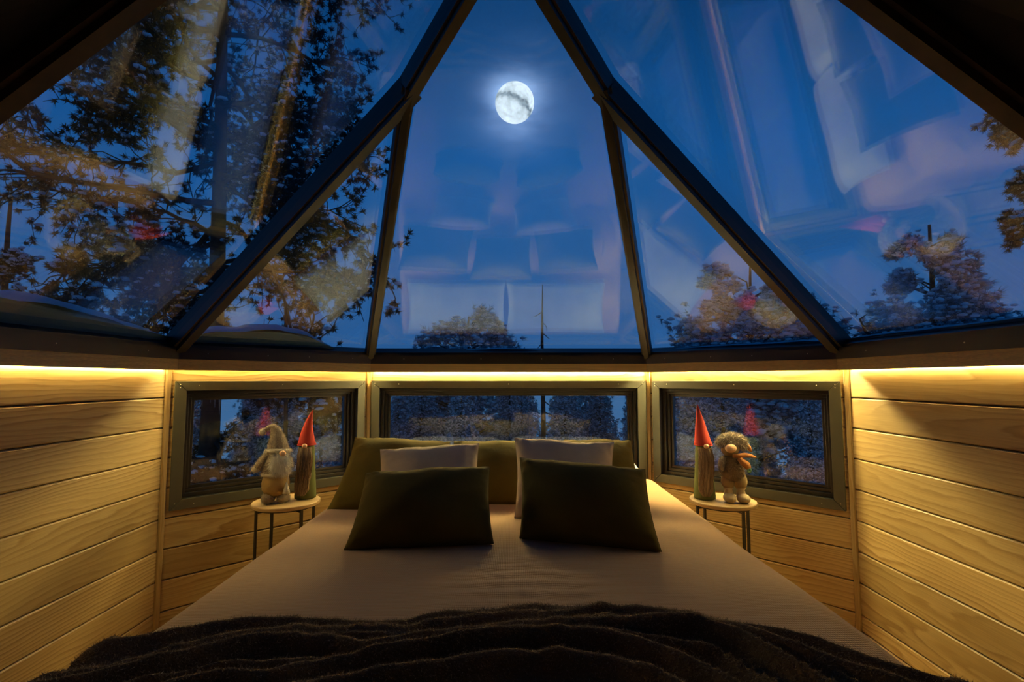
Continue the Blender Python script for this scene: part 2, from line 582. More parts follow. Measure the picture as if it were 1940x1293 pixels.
# opening (inner edge of window frame) and frame outline in wall coordinates (x along wall, z)
WIN = {0: dict(o=(0.018, 0.507, 1.648, 1.090), i=(0.068, 0.553, 1.598, 1.046)),
       1: dict(o=(0.028, 0.507, 0.980, 1.090), i=(0.075, 0.553, 0.933, 1.046)),
       7: dict(o=(0.028, 0.507, 0.980, 1.090), i=(0.075, 0.553, 0.933, 1.046))}

fl = MB()
fl.prism([(VTX[i][0] * 1.03, VTX[i][1]) for i in range(8)], 0, 0.06)
fl.v = [(x, z, -y) for x, y, z in fl.v]
floor = struct(fl.build('floor', M['floor']))


def wall_frame(i):
    p, q = Vector(VTX[i] + (0,)), Vector(VTX[(i + 1) % 8] + (0,))
    d = q - p
    return p, math.atan2(d.y, d.x), d.length


def plank_mesh(poly):
    """board of outline poly in (x,z): face at y=0, chamfered front edges, rounded a touch"""
    bm = bmesh.new()
    vs_ = [bm.verts.new((x, 0.0, z)) for x, z in poly]
    f = bm.faces.new(vs_)
    r = bmesh.ops.extrude_face_region(bm, geom=[f])
    for v in [g for g in r['geom'] if isinstance(g, bmesh.types.BMVert)]:
        v.co.y = PLANK_T
    bm.normal_update()
    ed = [e for e in bm.edges if abs(e.verts[0].co.y) < 1e-6 and abs(e.verts[1].co.y) < 1e-6
          and abs(e.verts[0].co.z - e.verts[1].co.z) < 1e-6]
    bmesh.ops.bevel(bm, geom=ed, offset=0.0042, segments=1, affect='EDGES')
    bmesh.ops.recalc_face_normals(bm, faces=bm.faces)
    me = bpy.data.meshes.new('plank')
    bm.to_mesh(me)
    bm.free()
    return me


for wi in range(8):
    loc, rz, L = wall_frame(wi)
    wall = struct(empty(WALLS[wi], loc, rz))
    g = 0.0018
    zs = [1.177 if wi in (1, 7) else 1.157 if wi == 0 else 1.151] + GROOVES + [0.0]
    win = WIN.get(wi)
    for r in range(len(zs) - 1):
        z1, z0 = zs[r] - g, zs[r + 1] + g
        if z1 - z0 < 0.02:
            continue
        x0, x1 = 0.004, L - 0.004
        polys = []
        if win is None or z0 > win['i'][3] + 0.02 or z1 < win['i'][1] - 0.02:
            polys.append([(x0, z0), (x1, z0), (x1, z1), (x0, z1)])
        else:
            a0, b0, a1, b1 = win['i']
            a0, a1, b0, b1 = a0 - 0.012, a1 + 0.012, b0 - 0.012, b1 + 0.012
            if z0 >= b0 and z1 <= b1:
                polys.append([(x0, z0), (a0, z0), (a0, z1), (x0, z1)])
                polys.append([(a1, z0), (x1, z0), (x1, z1), (a1, z1)])
            elif z1 > b1:      # notched from below
                polys.append([(x0, z0), (a0, z0), (a0, b1), (a1, b1), (a1, z0), (x1, z0), (x1, z1), (x0, z1)])
            else:              # notched from above
                polys.append([(x0, z0), (x1, z0), (x1, z1), (a1, z1), (a1, b0), (a0, b0), (a0, z1), (x0, z1)])
        for poly in polys:
            ox, oz = min(p[0] for p in poly), min(p[1] for p in poly)
            me = plank_mesh([(x - ox, z - oz) for x, z in poly])
            link('plank', me, M['pine'], wall, loc=(ox, 0, oz))
    core = MB()
    y0, y1 = PLANK_T + 0.001, 0.11
    if win is None:
        core.box((-0.02, y0, 0), (L + 0.02, y1, 1.19))
    else:
        a0, b0, a1, b1 = win['i']
        a0, a1, b0, b1 = a0 - 0.014, a1 + 0.014, b0 - 0.014, b1 + 0.014
        core.box((-0.02, y0, 0), (a0, y1, 1.19)).box((a1, y0, 0), (L + 0.02, y1, 1.19))
        core.box((a0, y0, 0), (a1, y1, b0)).box((a0, y0, b1), (a1, y1, 1.19))
    core.build('wall_core', M['core'], wall)

# corner battens
for i in range(8):
    p = Vector(VTX[i] + (0,))
    c = (Vector((0, YC, 0)) - p).normalized()
    s = Vector((-c.y, c.x, 0))
    bt = MB()
    q = [p + s * 0.0125, p + s * 0.0125 + c * 0.008, p + s * 0.008 + c * 0.013, p - s * 0.008 + c * 0.013, p - s * 0.0125 + c * 0.008, p - s * 0.0125]
    nq = len(q)
    bt.add([v for v in q] + [v + Vector((0, 0, 1.150)) for v in q],
           [tuple(range(nq)), tuple(range(2 * nq - 1, nq - 1, -1))] + [((k + 1) % nq, k, k + nq, (k + 1) % nq + nq) for k in range(nq)])
    bt.v = [tuple(Vector(v) - p) for v in bt.v]
    struct(bt.build('trim_%d' % (i + 1), M['pine_trim'], loc=p))


# ledge with the light strip hidden behind its fascia, and the dark sill the glass roof stands on
def inset(i, p):
    """vertex i of the octagon moved inward by p (negative: outward)"""
    v = Vector(VTX[i % 8])
    cen = Vector((0, YC))
    k = p / math.cos(PI / 8)
    # octagon is not regular: offset both adjacent edges
    p0, p1 = Vector(VTX[(i - 1) % 8]), Vector(VTX[(i + 1) % 8])
    d0, d1 = (v - p0).normalized(), (p1 - v).normalized()
    n0, n1 = Vector((d0.y, -d0.x)), Vector((d1.y, -d1.x))
    bis = (n0 + n1)
    bis = bis / bis.dot(n0)
    return v + bis * p


def ring_seg(mb, i, p_in, p_out, z0, z1, gap=0.0):
    a, b_ = inset(i, p_in), inset(i + 1, p_in)
    c, d = inset(i + 1, p_out), inset(i, p_out)
    if gap:
        e = (b_ - a).normalized() * gap
        a, d, b_, c = a + e, d + e, b_ - e, c - e
    q = [(a.x, a.y), (b_.x, b_.y), (c.x, c.y), (d.x, d.y)]
    mb.add([(x, y, z0) for x, y in q] + [(x, y, z1) for x, y in q],
           [(0, 1, 2, 3), (7, 6, 5, 4), (1, 0, 4, 5), (2, 1, 5, 6), (3, 2, 6, 7), (0, 3, 7, 4)])
    return mb


for i in range(8):
    tr = struct(empty('trim_%d' % (i + 9), (0, 0, 0)))
    fin = 0.036 if i in (1, 7) else 0.046
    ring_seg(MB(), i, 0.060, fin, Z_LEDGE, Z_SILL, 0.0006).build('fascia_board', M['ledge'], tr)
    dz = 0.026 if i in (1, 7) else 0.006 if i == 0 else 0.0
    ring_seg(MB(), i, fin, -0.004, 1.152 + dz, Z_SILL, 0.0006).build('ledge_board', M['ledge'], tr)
    ring_seg(MB(), i, 0.064, -0.150, Z_SILL, Z_ROOF, 0.0).build('roof_sill', M['rafter'], tr)
    if i in (0, 1, 2, 6, 7):
        st = MB()
        a, b_ = inset(i, 0.006), inset(i + 1, 0.006)
        e = (b_ - a).normalized()
        nrm = Vector((-e.y, e.x))
        fa, fb = 0.03, 0.03
        if i == 2:
            fb = 0.82
        if i == 6:
            fa = 0.82
        a, b_ = a + e * fa, b_ - e * fb
        q = [a - nrm * 0.0035, b_ - nrm * 0.0035, b_ + nrm * 0.0035, a + nrm * 0.0035]
        st.add([(v.x, v.y, 1.1420 + dz) for v in q] + [(v.x, v.y, 1.1500 + dz) for v in q],
               [(0, 1, 2, 3), (7, 6, 5, 4), (1, 0, 4, 5), (2, 1, 5, 6), (3, 2, 6, 7), (0, 3, 7, 4)])
        st.build('light_strip', M[{1: 'led_corner_right', 7: 'led_corner', 2: 'led_right', 6: 'led_left'}.get(i, 'led')], tr)
    # small screws in the sill face
    sc = MB()
    a, b_ = inset(i, 0.064), inset(i + 1, 0.064)
    for f_ in (0.12, 0.4, 0.62, 0.88):
        c = a.lerp(b_, f_)
        sc.ball((c.x, c.y, 1.218), 0.0028, 6, 4)
    s_ = sc.build('screw', M['screw'], tr, smooth=True)
    s_['kind'] = 'stuff'


# ------------------------------------------------------------------ windows
def make_window(n, wi):
    loc, rz, L = wall_frame(wi)
    wn = struct(empty('window_%d' % n, loc, rz))
    o, i_ = WIN[wi]['o'], WIN[wi]['i']
    ox0, oz0, ox1, oz1 = o
    ix0, iz0, ix1, iz1 = i_
    O = [(ox0, oz0), (ox1, oz0), (ox1, oz1), (ox0, oz1)]
    I = [(ix0, iz0), (ix1, iz0), (ix1, iz1), (ix0, iz1)]
    for k in range(4):                       # four mitred rails
        j = (k + 1) % 4
        e = Vector(O[j]) - Vector(O[k])
        e = e.normalized() * 0.0009
        q = [Vector(O[k]) + e, Vector(O[j]) - e, Vector(I[j]) - e, Vector(I[k]) + e]
        MB().prism([(v.x, v.y) for v in q], -0.011, 0.002).build('frame_rail', M['frame'], wn, bevel=0.0015)

    def ring(mb, r0, r1, y0, y1):
        (a0, c0, a1, c1), (b0, d0, b1, d1) = r0, r1      # outer rect, inner rect
        mb.box((a0, y0, c0), (a1, y1, d0)).box((a0, y0, d1), (a1, y1, c1))
        mb.box((a0, y0, d0), (b0, y1, d1)).box((b1, y0, d0), (a1, y1, d1))
        return mb

    def shrink(r, s):
        return (r[0] + s, r[1] + s, r[2] - s, r[3] - s)
    r = i_
    ring(MB(), shrink(r, -0.011), shrink(r, -0.0005), -0.004, 0.120).build('jamb', M['sash'], wn)
    ring(MB(), shrink(r, 0.0), shrink(r, 0.018), 0.026, 0.118).build('casement_frame', M['sash'], wn, bevel=0.002)
    ring(MB(), shrink(r, 0.0185), shrink(r, 0.034), 0.044, 0.112).build('sash', M['sash'], wn, bevel=0.002)
    ring(MB(), shrink(r, 0.0342), shrink(r, 0.048), 0.058, 0.074).build('glazing_bead', M['sash'], wn, bevel=0.0015)
    g = shrink(r, 0.036)
    MB().box((g[0], 0.0745, g[1]), (g[2], 0.0985, g[3])).build('glass_pane', M['win_glass'], wn)
    sc = MB()
    for x in (ox0 + 0.02, ox1 - 0.02):
        for z in (oz0 + 0.03, oz1 - 0.03, oz1 - 0.016):
            sc.ball((x, -0.0115, z), 0.0026, 6, 4)
    for f_ in (0.10, 0.5, 0.9):
        for z in (oz0 + 0.02, oz1 - 0.02):
            sc.ball((ox0 + (ox1 - ox0) * f_, -0.0115, z), 0.0026, 6, 4)
    sc.build('screw', M['screw'], wn, smooth=True)['kind'] = 'stuff'
    return wn


make_window(1, 7)
make_window(2, 0)
make_window(3, 1)

# ------------------------------------------------------------------ glass roof
NX, NZ = 0.381, 2.205
NY = D - (A_ - NX)
SL = (NZ - Z_ROOF) / (A_ - NX)
APEX = Vector((0, YC, Z_ROOF + SL * A_))
def V3(i, z=Z_ROOF):
    return Vector(VTX[i] + (z,))
nL, nR = Vector((-NX, NY, NZ)), Vector((NX, NY, NZ))
nLf, nRf = Vector((-NX, 2 * YC - NY, NZ)), Vector((NX, 2 * YC - NY, NZ))
YR = 0.962      # where the glass gives way to the closed roof


def on_front_hip(sgn):
    p, q = (nLf, V3(6)) if sgn < 0 else (nRf, V3(3))
    t_ = (p.y - YR) / (p.y - q.y)
    return p.lerp(q, t_)


roof = struct(empty('ceiling', (0, YC, Z_ROOF)))


def rel(pts):
    return [Vector(p) - Vector((0, YC, Z_ROOF)) for p in pts]


def slab(name, pts, th, material, out_off=0.0):
    pts = rel(pts)
    n = (pts[1] - pts[0]).cross(pts[2] - pts[0]).normalized()
    if n.z < 0:
        pts = pts[::-1]
        n = -n
    k = len(pts)
    vs_ = [p + n * out_off for p in pts] + [p + n * (out_off + th) for p in pts]
    fs = [tuple(range(k - 1, -1, -1)), tuple(range(k, 2 * k))]
    for i in range(k):
        j = (i + 1) % k
        fs.append((i, j, j + k, i + k))
    return MB().add(vs_, fs).build(name, material, roof)


GL = 0.022
slab('glass_pane', [V3(0), V3(1), nR, APEX, nL], GL, M['roof_glass'])
slab('glass_pane', [V3(7), V3(0), nL], GL, M['roof_glass'])
slab('glass_pane', [V3(1), V3(2), nR], GL, M['roof_glass'])
hl, hr = on_front_hip(-1), on_front_hip(1)
slab('glass_pane', [Vector((-A_, YR, Z_ROOF)), V3(7), nL, APEX, nLf, hl], GL, M['roof_glass'])
slab('glass_pane', [Vector((A_, YR, Z_ROOF)), hr, nRf, APEX, nR, V3(2)], GL, M['roof_glass'])
# closed front part
slab('roof_panel', [V3(6), Vector((-A_, YR, Z_ROOF)), hl], 0.05, M['roof_dark'])
slab('roof_panel', [V3(3), hr, Vector((A_, YR, Z_ROOF))], 0.05, M['roof_dark'])
slab('roof_panel', [V3(5), V3(6), nLf], 0.05, M['roof_dark'])
slab('roof_panel', [V3(3), V3(4), nRf], 0.05, M['roof_dark'])
slab('roof_panel', [V3(4), V3(5), nLf, APEX, nRf], 0.05, M['roof_dark'])


def rafter(p, q, up, width=0.058, deep=0.062, name='rafter', material=None, ext=0.02):
    p, q = rel([p, q])
    d = (q - p).normalized()
    p, q = p - d * ext, q + d * ext
    up = (Vector(up) - d * Vector(up).dot(d)).normalized()
    s = d.cross(up)
    h = width / 2
    c = 0.007
    prof = [(-h, 0.030), (-h, -deep + 0.018), (-h + 0.010, -deep + 0.016), (-h + 0.012, -deep), (h - 0.012, -deep), (h - 0.010, -deep + 0.016), (h, -deep + 0.018), (h, 0.030)]
    k = len(prof)
    vs_ = [p + s * a + up * b2 for a, b2 in prof] + [q + s * a + up * b2 for a, b2 in prof]
    fs = [tuple(range(k)), tuple(range(2 * k - 1, k - 1, -1))]
    for i in range(k):
        j = (i + 1) % k
        fs.append((j, i, i + k, j + k))
    return MB().add(vs_, fs).build(name, material or M['rafter'], roof)


def nrm(p, q, r):
    n = (q - p).cross(r - p).normalized()
    return n if n.z > 0 else -n


n_back = nrm(V3(0), V3(1), APEX)
for sgn, v0, v1, nd, ndf, v1f in ((-1, V3(0), V3(7), nL, nLf, V3(6)), (1, V3(1), V3(2), nR, nRf, V3(3))):
    n_side = Vector((sgn * SL, 0, 1)).normalized()
    n_tri = nrm(v0, v1, nd)
    rafter(v0, nd, n_back + n_tri, 0.052)
    rafter(v1, nd, n_side + n_tri, 0.066)
    rafter(nd, APEX, n_back + n_side, 0.062)
    rafter(ndf, APEX, Vector((0, -SL, 1)).normalized() + n_side, 0.062)
    h = hl if sgn < 0 else hr
    rafter(Vector((sgn * A_, YR, Z_ROOF)), h, n_side, 0.060, 0.05, material=M['roof_trim'])
    rafter(h, ndf, n_side, 0.062)
# base glazing bars along the sill
for i in (0, 1, 2, 6, 7):
    p, q = V3(i), V3(i + 1 if i < 7 else 0)
    if i == 2:
        q = Vector((A_, YR, Z_ROOF))
    if i == 6:
        p = Vector((-A_, YR, Z_ROOF))
    cen = Vector((0, YC, Z_ROOF))
    e = (q - p).normalized()
    inw = Vector((e.y, -e.x, 0))
    pr, qr = rel([p, q])
    mb = MB()
    prof = [(-0.03, 0.0), (0.045, 0.0), (0.045, 0.016), (-0.03, 0.016 + 0.03)]
    k = 4
    vs_ = [pr + inw * a + Vector((0, 0, b2)) for a, b2 in prof] + [qr + inw * a + Vector((0, 0, b2)) for a, b2 in prof]
    mb.add(vs_, [(0, 1, 2, 3), (7, 6, 5, 4)] + [((j + 1) % k, j, j + k, (j + 1) % k + k) for j in range(k)])
    mb.build('glazing_bar', M['rafter'], roof)

# ------------------------------------------------------------------ bed
BX, BY0, BY1, BZ = 0.812, 0.86, 2.945, 0.55
bed = tag(empty('bed', (0.008, (BY0 + BY1) / 2, 0)), 'wide double bed filling the middle of the cabin under its coverlet', 'bed')
hw, hl_ = BX - 0.035, (BY1 - BY0) / 2 - 0.02
MB().box((-hw, -hl_, 0.08), (hw, hl_, 0.28)).build('bed_base', M['bed_base'], bed, bevel=0.02)
MB().box((-hw, -hl_, 0.285), (hw, hl_, BZ - 0.03)).build('mattress', M['mattress'], bed, bevel=0.05)
for sx in (-1, 1):
    for sy in (-1, 1):
        MB().lathe([(0.02, 0.0), (0.028, 0.08)], 10, Matrix.Translation((sx * (hw - 0.1), sy * (hl_ - 0.1), 0))).build('leg', M['black_metal'], bed)


def drape(s, half, z, r):
    """cross-section of a cloth lying on a bed and falling over its side: arc length s -> (x, z, outward normal)"""
    sg = 1 if s >= 0 else -1
    a = abs(s)
    flat = half - r
    if a <= flat:
        return sg * a, z, (0, 1)
    a -= flat
    if a <= r * PI / 2:
        th = a / r
        return sg * (flat + r * math.sin(th)), z - r + r * math.cos(th), (sg * math.sin(th), math.cos(th))
    a -= r * PI / 2
    return sg * (half + 0.03 * min(1, a / 0.3)), z - r - a, (sg, 0)


def grid_mesh(nu, nv, fn):
    vs_, fs = [], []
    for j in range(nv + 1):
        for i in range(nu + 1):
            vs_.append(fn(i / nu, j / nv))
    for j in range(nv):
        for i in range(nu):
            k = j * (nu + 1) + i
            fs.append((k, k + 1, k + nu + 2, k + nu + 1))
    return vs_, fs


def coverlet_pt(u, v):
    s = (u * 2 - 1) * (BX + 0.36)
    y = BY0 - 0.005 + (BY1 + 0.005 - BY0) * v
    wob = 0.007 * mnoise.noise(Vector((s * 2.2, y * 2.2, 3.1))) + 0.0045 * mnoise.noise(Vector((s * 6.5, y * 3.0, 1.7)))
    # faint creases running from the pillows to the foot
    wob += 0.002 * math.sin(s * 22 + 2.5 * mnoise.noise(Vector((s * 3, y * 2, 9)))) * (0.5 + 0.5 * mnoise.noise(Vector((s * 2, y * 2.5, 4))))
    cr = math.exp(-((s - 0.05) / 0.22) ** 2 - ((y - 1.42) / 0.20) ** 2)
    wob += 0.0035 * cr * math.sin(y * 95 + 3.5 * mnoise.noise(Vector((s * 5, y * 4, 6))))
    head = max(0.0, (y - 2.78) / 0.165)
    x, z, n = drape(s, BX, BZ + wob, 0.06)
    z -= 0.055 * head * head
    fall = 0.012 * math.sin(y * 26 + 2 * math.sin(y * 5)) * max(0.0, min(1.0, (BZ - 0.1 - z) / 0.2))
    return (x + fall * (1 if s > 0 else -1), y, z)


vs_, fs = grid_mesh(150, 220, coverlet_pt)
cv = MB().add([(x + 0.008, y, z) for x, y, z in vs_], fs).build('coverlet', M['coverlet'], smooth=True)
sm = cv.modifiers.new('thick', 'SOLIDIFY')
sm.thickness = 0.008
sm.offset = -1
tag(cv, 'brown pink ribbed coverlet spread over the whole bed', 'bedspread')

# ------------------------------------------------------------------ fur throw
RIDGES = [
    ([(-1.2, 0.84), (-0.86, 0.98), (-0.700, 1.050), (-0.622, 1.092), (-0.544, 1.113), (-0.446, 1.120), (-0.339, 1.108), (-0.238, 1.108), (-0.119, 1.146), (-0.004, 1.177), (0.105, 1.188), (0.211, 1.177), (0.392, 1.146), (0.498, 1.096), (0.593, 1.030), (0.644, 0.981), (0.74, 0.90), (1.1, 0.80)], 0.030, 0.030),
    ([(-1.2, 0.80), (-0.8, 0.88), (-0.687, 0.912), (-0.631, 0.963), (-0.537, 1.020), (-0.419, 1.058), (-0.269, 1.058), (-0.163, 1.062), (-0.090, 1.083), (0.054, 1.108), (0.208, 1.156), (0.340, 1.128), (0.420, 1.096), (0.515, 1.020), (0.587, 0.954), (0.7, 0.84), (1.1, 0.7)], 0.042, 0.026),
    ([(-1.2, 0.74), (-0.8, 0.83), (-0.700, 0.874), (-0.606, 0.929), (-0.525, 0.981), (-0.460, 1.010), (-0.337, 1.010), (-0.257, 0.981), (-0.155, 1.016), (-0.001, 1.045), (0.140, 1.073), (0.271, 1.078), (0.390, 1.073), (0.458, 1.030), (0.50, 0.954), (0.56, 0.82), (1.1, 0.6)], 0.046, 0.025),
    ([(-1.2, 0.66), (-0.612, 0.819), (-0.480, 0.874), (-0.386, 0.897), (-0.291, 0.937), (-0.203, 0.963), (-0.148, 0.981), (-0.052, 1.014), (0.051, 1.030), (0.205, 1.016), (0.287, 0.981), (0.34, 0.929), (0.42, 0.82), (1.1, 0.5)], 0.046, 0.024),
    ([(-1.2, 0.58), (-0.448, 0.819), (-0.334, 0.860), (-0.221, 0.889), (-0.092, 0.929), (0.001, 0.954), (0.097, 0.958), (0.190, 0.937), (0.256, 0.901), (0.33, 0.82), (1.1, 0.45)], 0.044, 0.026),
    ([(-1.2, 0.77), (-0.8, 0.86), (-0.62, 0.945), (-0.46, 1.035), (-0.30, 1.034), (-0.12, 1.050), (0.06, 1.090), (0.22, 1.115), (0.36, 1.100), (0.47, 1.060), (0.55, 0.985), (0.62, 0.86), (1.1, 0.65)], 0.030, 0.014),
    ([(-1.2, 0.70), (-0.62, 0.870), (-0.50, 0.925), (-0.36, 0.955), (-0.24, 0.955), (-0.10, 0.990), (0.02, 1.030), (0.16, 1.050), (0.30, 1.030), (0.40, 0.990), (0.44, 0.9), (0.5, 0.8), (1.1, 0.55)], 0.032, 0.013),
]
RX = [(np.array([p[0] for p in r[0]]), np.array([p[1] for p in r[0]]), r[1], r[2]) for r in RIDGES]


def throw_pt(u, v):
    s = (u * 2 - 1) * (BX + 0.22)
    ytop = float(np.interp(s, RX[0][0], RX[0][1])) + 0.016 + 0.012 * mnoise.noise(Vector((s * 9, 0, 0)))
    y = ytop - v * (ytop - 0.62)
    h = 0.0
    for k, (xs, ys, hh, wd) in enumerate(RX):
        yr = float(np.interp(s, xs, ys)) + 0.006 * mnoise.noise(Vector((s * 7, k * 5.0, 0)))
        dy = y - yr
        wdd = wd * (0.8 if dy > 0 else 1.15)
        hk = hh * (1 + 0.35 * mnoise.noise(Vector((s * 4.5, k * 3.3, 7)))) * math.exp(-(dy / wdd) ** 2)
        h = max(h, hk) + 0.12 * min(h, hk)
    # gathered pleats across the ridges
    h += 0.007 * (h / 0.05) * mnoise.noise(Vector((s * 26, y * 7, 2.2))) + 0.004 * mnoise.noise(Vector((s * 12, y * 14, 5)))
    edge = min(1.0, v / 0.05)
    zb = BZ + 0.012 + (h + 0.004) * (0.45 + 0.55 * edge)
    x, z, n = drape(s, BX + 0.022, BZ + 0.016, 0.08)
    if n[1] > 0.999:
        px_, pz = x, zb
    else:
        px_, pz = x + n[0] * h * 0.3, z + n[1] * (h + 0.002)
    yy = y
    foot = BY0 - 0.055
    if y < foot + 0.05:
        e = foot + 0.05 - y
        if e < 0.05 * PI / 2:
            th = e / 0.05
            yy = foot + 0.05 - 0.05 * math.sin(th)
            pz -= 0.05 * (1 - math.cos(th))
        else:
            yy = foot
            pz -= 0.05 + (e - 0.05 * PI / 2)
    return (px_ + 0.008, yy, pz)


vs_, fs = grid_mesh(210, 120, throw_pt)
fs = [f[::-1] for f in fs]
thr = empty('throw_blanket', (0, 0.95, BZ))
tag(thr, 'dark brown fur throw rumpled in folds across the foot of the bed', 'blanket')
tmb = MB().add([(x, y - 0.95, z - BZ) for x, y, z in vs_], fs)
RNG = np.random.default_rng(7)
cloth = tmb.build('cloth', M['throw'], thr, smooth=True)
fur = link('fur', blades([tmb], 130000, 0.0065, 0.0011, RNG, droop=0.5, jitter=1.1), M['fur'], thr)
fur['kind'] = 'stuff'


# ------------------------------------------------------------------ cushions
def cushion(corners, thick, material, label, seed, ear=0.065, name='cushion', group='cushions heaped at the head of the bed'):
    TL, TR, BR, BL = [Vector(c) for c in corners]
    cen = (TL + TR + BR + BL) / 4
    nrm_ = ((TR - BL).cross(TL - BR)).normalized()
    if nrm_.y > 0:
        nrm_ = -nrm_           # towards the foot of the bed
    nu, nv = 48, 36

    def pt(a, b_, side):
        ea = a * (1 - ear * (1 - b_ * b_) ** 1.0 * abs(a) ** 2)
        eb = b_ * (1 - (ear if b_ > 0 else 0.012) * (1 - a * a) ** 1.0 * abs(b_) ** 2)
        u, v = (ea + 1) / 2, (eb + 1) / 2
        p = (BL.lerp(BR, u)).lerp(TL.lerp(TR, u), v)
        prof = max(0.0, (1 - a * a)) ** 0.48 * max(0.0, (1 - b_ * b_)) ** 0.48
        tk = thick * prof
        q = p + nrm_ * side * tk * 0.5
        e = 0.5 * mnoise.noise(Vector((a * 2.2 + seed, b_ * 2.2, side)))
        rim = (a * a) ** 3 + (b_ * b_) ** 3
        crease = 0.0032 * mnoise.noise(Vector((a * 9 + seed * 3, b_ * 9, side * 2))) * min(1.0, rim) * min(1, prof * 4)
        # gathers that run in from the seam, strongest towards the corners
        ga = math.exp(-(1 - abs(a)) / 0.16) * math.sin(b_ * 17 + 4 * mnoise.noise(Vector((b_ * 3, seed, a)))) * (0.4 + 0.6 * b_ * b_)
        gb = math.exp(-(1 - abs(b_)) / 0.18) * math.sin(a * 21 + 4 * mnoise.noise(Vector((a * 3, seed, b_)))) * (0.3 + 0.7 * a * a)
        gather = 0.0045 * (ga + gb) * min(1.0, prof * 5)
        q += nrm_ * side * (e * 0.014 * prof + crease * 2 + gather)
        sag = 0.012 * mnoise.noise(Vector((a * 1.4 + seed, 3.0, 0))) * max(0, b_)
        q.z += sag * (1 - a * a)
        return q
    mb = MB()
    for side in (1, -1):
        vs_, fs = grid_mesh(nu, nv, lambda u, v: pt(math.sin((u * 2 - 1) * PI / 2), math.sin((v * 2 - 1) * PI / 2), side))
        if side < 0:
            fs = [f[::-1] for f in fs]
        mb.add(vs_, fs)
    base = Vector((cen.x, cen.y, min(c.z for c in (BL, BR))))
    # the bulging belly must not sink into the coverlet
    mb.v = [tuple(Vector((v[0], v[1], max(v[2], base.z - 0.001))) - base) for v in mb.v]
    root = empty(name, base)
    tag(root, label, 'cushion', group)
    o = mb.build('cover', material, root, smooth=True)
    bm = bmesh.new()
    bm.from_mesh(o.data)
    bmesh.ops.remove_doubles(bm, verts=bm.verts, dist=0.0004)
    bm.to_mesh(o.data)
    bm.free()
    # seam round the edge
    ring = []
    for k in range(40):
        ring.append((-1 + 2 * k / 40, -1))
    for k in range(28):
        ring.append((1, -1 + 2 * k / 28))
    for k in range(40):
        ring.append((1 - 2 * k / 40, 1))
    for k in range(29):
        ring.append((-1, 1 - 2 * k / 28))
    path = [Vector((0, 0, 0))] * 0
    for a, b_ in ring:
        q = pt(a, b_, 1)
        q.z = max(q.z, base.z + 0.002)
        path.append(q - base)
    MB().tube(path, 0.0022, 5, cap=False).build('seam', material, root, smooth=True)
    return root


cushion([(-0.746, 2.480, 0.814), (-0.285, 2.500, 0.791), (-0.255, 2.191, 0.549), (-0.757, 2.155, 0.549)], 0.17, M['olive'],
        'large olive velvet cushion of the back row before the left end of the middle window', 1)
cushion([(-0.272, 2.545, 0.788), (0.155, 2.545, 0.788), (0.150, 2.250, 0.549), (-0.235, 2.250, 0.549)], 0.16, M['olive'],
        'olive velvet cushion seen in the gap between the two taupe cushions', 2)
cushion([(0.202, 2.510, 0.796), (0.600, 2.480, 0.801), (0.600, 2.185, 0.549), (0.170, 2.195, 0.549)], 0.16, M['olive'],
        'olive velvet cushion mostly hidden behind the right taupe cushion', 3)
cushion([(-0.547, 2.190, 0.796), (-0.125, 2.210, 0.821), (-0.099, 1.996, 0.549), (-0.508, 1.960, 0.549)], 0.15, M['taupe'],
        'taupe linen cushion leaning behind the left dark green cushion', 4)
cushion([(0.032, 2.250, 0.839), (0.463, 2.210, 0.825), (0.419, 1.965, 0.549), (0.030, 2.034, 0.549)], 0.15, M['taupe'],
        'taupe linen cushion leaning behind the right dark green cushion', 5)
cushion([(-0.507, 1.840, 0.761), (-0.062, 1.880, 0.777), (-0.042, 1.725, 0.549), (-0.521, 1.662, 0.549)], 0.23, M['dark_olive'],
        'dark green velvet front cushion standing before the left taupe cushion', 6, 0.045)
cushion([(0.050, 1.930, 0.802), (0.492, 1.810, 0.780), (0.497, 1.647, 0.549), (0.047, 1.781, 0.549)], 0.23, M['dark_olive'],
        'dark green velvet front cushion standing before the right taupe cushion', 7, 0.045)

# white sleeping pillows lying behind the cushions
M['white_cotton'] = m_fabric('white_cotton', (0.88, 0.86, 0.83), wrinkle=4.0, sheen=0.1)


def sleeping_pillow(cx_, label, seed):
    root = empty('sleeping_pillow', (cx_, 2.745, BZ))
    tag(root, label, 'pillow', 'white sleeping pillows at the head of the bed')
    hx, hy, hz = 0.352, 0.180, 0.160
    mb = MB()

    def pt(u, v, top):
        a, b_ = math.sin((u * 2 - 1) * PI / 2), math.sin((v * 2 - 1) * PI / 2)
        prof = (max(0, 1 - a ** 10) ** 0.45) * (max(0, 1 - b_ * b_) ** 0.42)
        x = a * hx * (1 - 0.05 * (1 - b_ * b_) * a * a)
        y = b_ * hy * (1 - 0.05 * (1 - a * a) * b_ * b_)
        mid = 0.055
        n_ = mnoise.noise(Vector((a * 2 + seed, b_ * 2, 0)))
        z = mid + (hz - mid) * prof * (1 + 0.10 * n_) if top else mid - (mid - 0.003) * prof
        return (x, y, z)
    for top in (True, False):
        vs_, fs = grid_mesh(34, 22, lambda u, v: pt(u, v, top))
        mb.add(vs_, fs if top else [f[::-1] for f in fs])
    mb.build('pillowcase', M['white_cotton'], root, smooth=True)
    ring = [(-1 + 2 * k / 40, -1) for k in range(40)] + [(1, -1 + 2 * k / 20) for k in range(20)] + [(1 - 2 * k / 40, 1) for k in range(40)] + [(-1, 1 - 2 * k / 20) for k in range(21)]
    MB().tube([(a * hx * (1 - 0.05 * (1 - b_ * b_) * a * a), b_ * hy * (1 - 0.05 * (1 - a * a) * b_ * b_), 0.055) for a, b_ in ring], 0.003, 5, cap=False).build('seam', M['white_cotton'], root, smooth=True)


